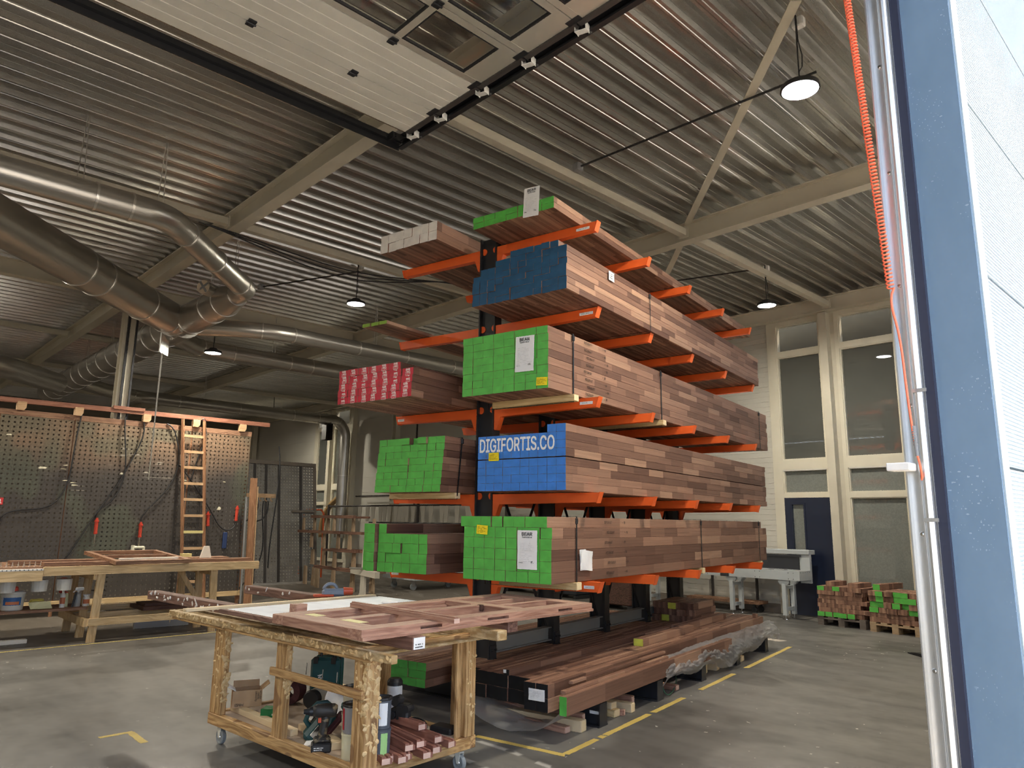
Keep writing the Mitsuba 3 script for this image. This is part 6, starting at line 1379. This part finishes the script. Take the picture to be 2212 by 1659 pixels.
for li, (z, h, wb2, wt) in enumerate(rows):
    for ci, (x, y) in enumerate(cols):
        if rs.random() < .12: continue
        stand(x + rs.uniform(-.08, .08), y + rs.uniform(-.08, .1), z, h, wb2, wt, f'tapered plywood stand in the {rn[li]} tier, {cn[ci]} from the left, behind the board', slot=li in (0, 1))
    zz = z + h
    for q in range(5 if li < 3 else 6):
        L = rs.uniform(1.0, 2.4); x = rs.uniform(-17.3, -13.9 - L + .4); y = 8.85 + .09 * q
        solo('stock_stick', box((0, 0, 0), (L, .075, rs.uniform(.03, .07)), rz(rs.uniform(-3, 3), (x, y, zz + .002))), 'm_stock', f'brown timber stick stored on the {rn[li]} tier of plywood stands', 'timber', 'brown sticks on the %s tier of stands' % rn[li])
k = thing('grey_trestle', 'pale grey tapered stand with a crossbar, left of the lowest green stacks', 'trestle')
Mt2 = rz(-14, (-13.3, 8.45, 0)) @ frame((1, 0, 0), (0, 0, 1), (0, -1, 0))
part(k, 'foot_board', poly([(-.36, 0), (.36, 0), (.2, .06), (.15, .1), (.12, .50), (-.12, .50), (-.15, .1), (-.2, .06)], -.02, .02, Mt2), 'm_palegrey')
part(k, 'crossbar', box((-.75, .46, -.05), (.85, .58, .05), Mt2), 'm_palegrey')
part(k, 'upright', poly([(-.10, .58), (.10, .58), (.06, 1.0), (-.06, 1.0)], -.02, .02, Mt2), 'm_palegrey')
pr('m_palegrey', (.44, .41, .35), .6)
solo('steel_tube', tube([(-13.6, 8.3, .60), (-12.5, 8.5, .62)], .022, 10), 'm_seam', 'shiny steel tube lying on the pale grey trestle', 'tube')
k = thing('platform_trolley', 'grey flat trolley on castors on the floor behind the rack', 'trolley')
part(k, 'deck', box((-15.2, 10.2, .235), (-13.9, 12.6, .33)), 'm_machine')
for x, y in ((-14.15, 10.35), (-14.3, 11.5), (-15.0, 10.4), (-14.1, 12.4)):
    c = part(k, 'castor', join(box((x - .03, y - .04, .09), (x + .03, y + .04, .235))), 'm_galv')
    part(c, 'wheel', cyl((x - .022, y, .08), (x + .022, y, .08), .08, n=18), 'm_rubbergrey')
k = thing('pipe_rack', 'pipe rack with rows of hanging grey brackets at the back wall', 'rack')
for z, x0 in ((2.02, -22.0), (1.52, -19.5)): part(k, 'pipe', tube([(x0, 12.5, z), (-13.2, 12.5, z)], .025, 8), 'm_darkbrown')
for x in (-22.0, -17.0, -13.3): part(k, 'post', box((x - .03, 12.47, 0), (x + .03, 12.53, 2.08)), 'm_darkbrown')
xx = -20.5
for q in range(20):
    xx += rs.uniform(.15, .5)
    if xx > -13.5: break
    part(k, 'hanging_bracket', prism([(-.05, 0), (.05, 0), (.09, .45), (-.09, .45)], -.01, .01, rz(10, (xx, 12.46, 1.55)) @ frame((1, 0, 0), (0, 0, 1), (0, -1, 0))), 'm_palegrey')
part(k, 'upper_tray', box((-19.5, 12.4, 2.08), (-13.8, 12.6, 2.13)), 'm_palegrey')
solo('orange_handle', tube([(-19.6, 10.3, 0), (-19.55, 10.3, 1.75), (-19.45, 10.33, 1.86), (-18.9, 10.5, 1.86), (-18.8, 10.53, 1.75), (-18.75, 10.53, 0)], .025, 8), 'm_orange', 'orange tube handle of a trolley in front of the far window', 'handle', smooth=True)
for (x, y, s, hh, nm, mt) in ((-10.9, 12.2, .4, 1.25, 'dark machine standing behind the middle rack posts', 'm_machinedark'), (-12.2, 12.3, .55, 1.05, 'dim grey cabinet behind the left rack posts', 'm_greytub'), (-8.9, 11.5, .35, .8, 'dim brown crate behind the right rack posts', 'm_darkwood')):
    k = thing('back_cabinet', nm, 'machine')
    part(k, 'body', rbox((x - s, y - .3, .08), (x + s, y + .3, hh), .02), mt)
    part(k, 'top', rbox((x - s - .03, y - .33, hh), (x + s + .03, y + .33, hh + .05), .01), 'm_machine' if 'dim brown' not in nm else mt)
    part(k, 'foot', join(box((x - s, y - .3, 0), (x - s + .06, y + .3, .08)), box((x + s - .06, y - .3, 0), (x + s, y + .3, .08))), 'm_black')
solo('wall_brace', join(tube([(-12.4, 13.2, 3.9), (-10.6, 13.2, 2.2)], .04, 4)), 'm_cream', 'cream diagonal wall brace seen between the rack levels', 'brace')
solo('wall_box', rbox((-14.9, 13.2, 3.55), (-14.65, 13.28, 3.9), .01), 'm_greyplastic', 'small grey box on the back wall above the leaning green stack', 'box')
solo('wall_conduit', join(box((-18.25, 13.24, 0), (-18.21, 13.28, 5.4)), box((-21.6, 13.25, 2.35), (-18.3, 13.28, 2.39))), 'm_darkbrown', 'dark conduit along the back wall left of the green stack', 'conduit')
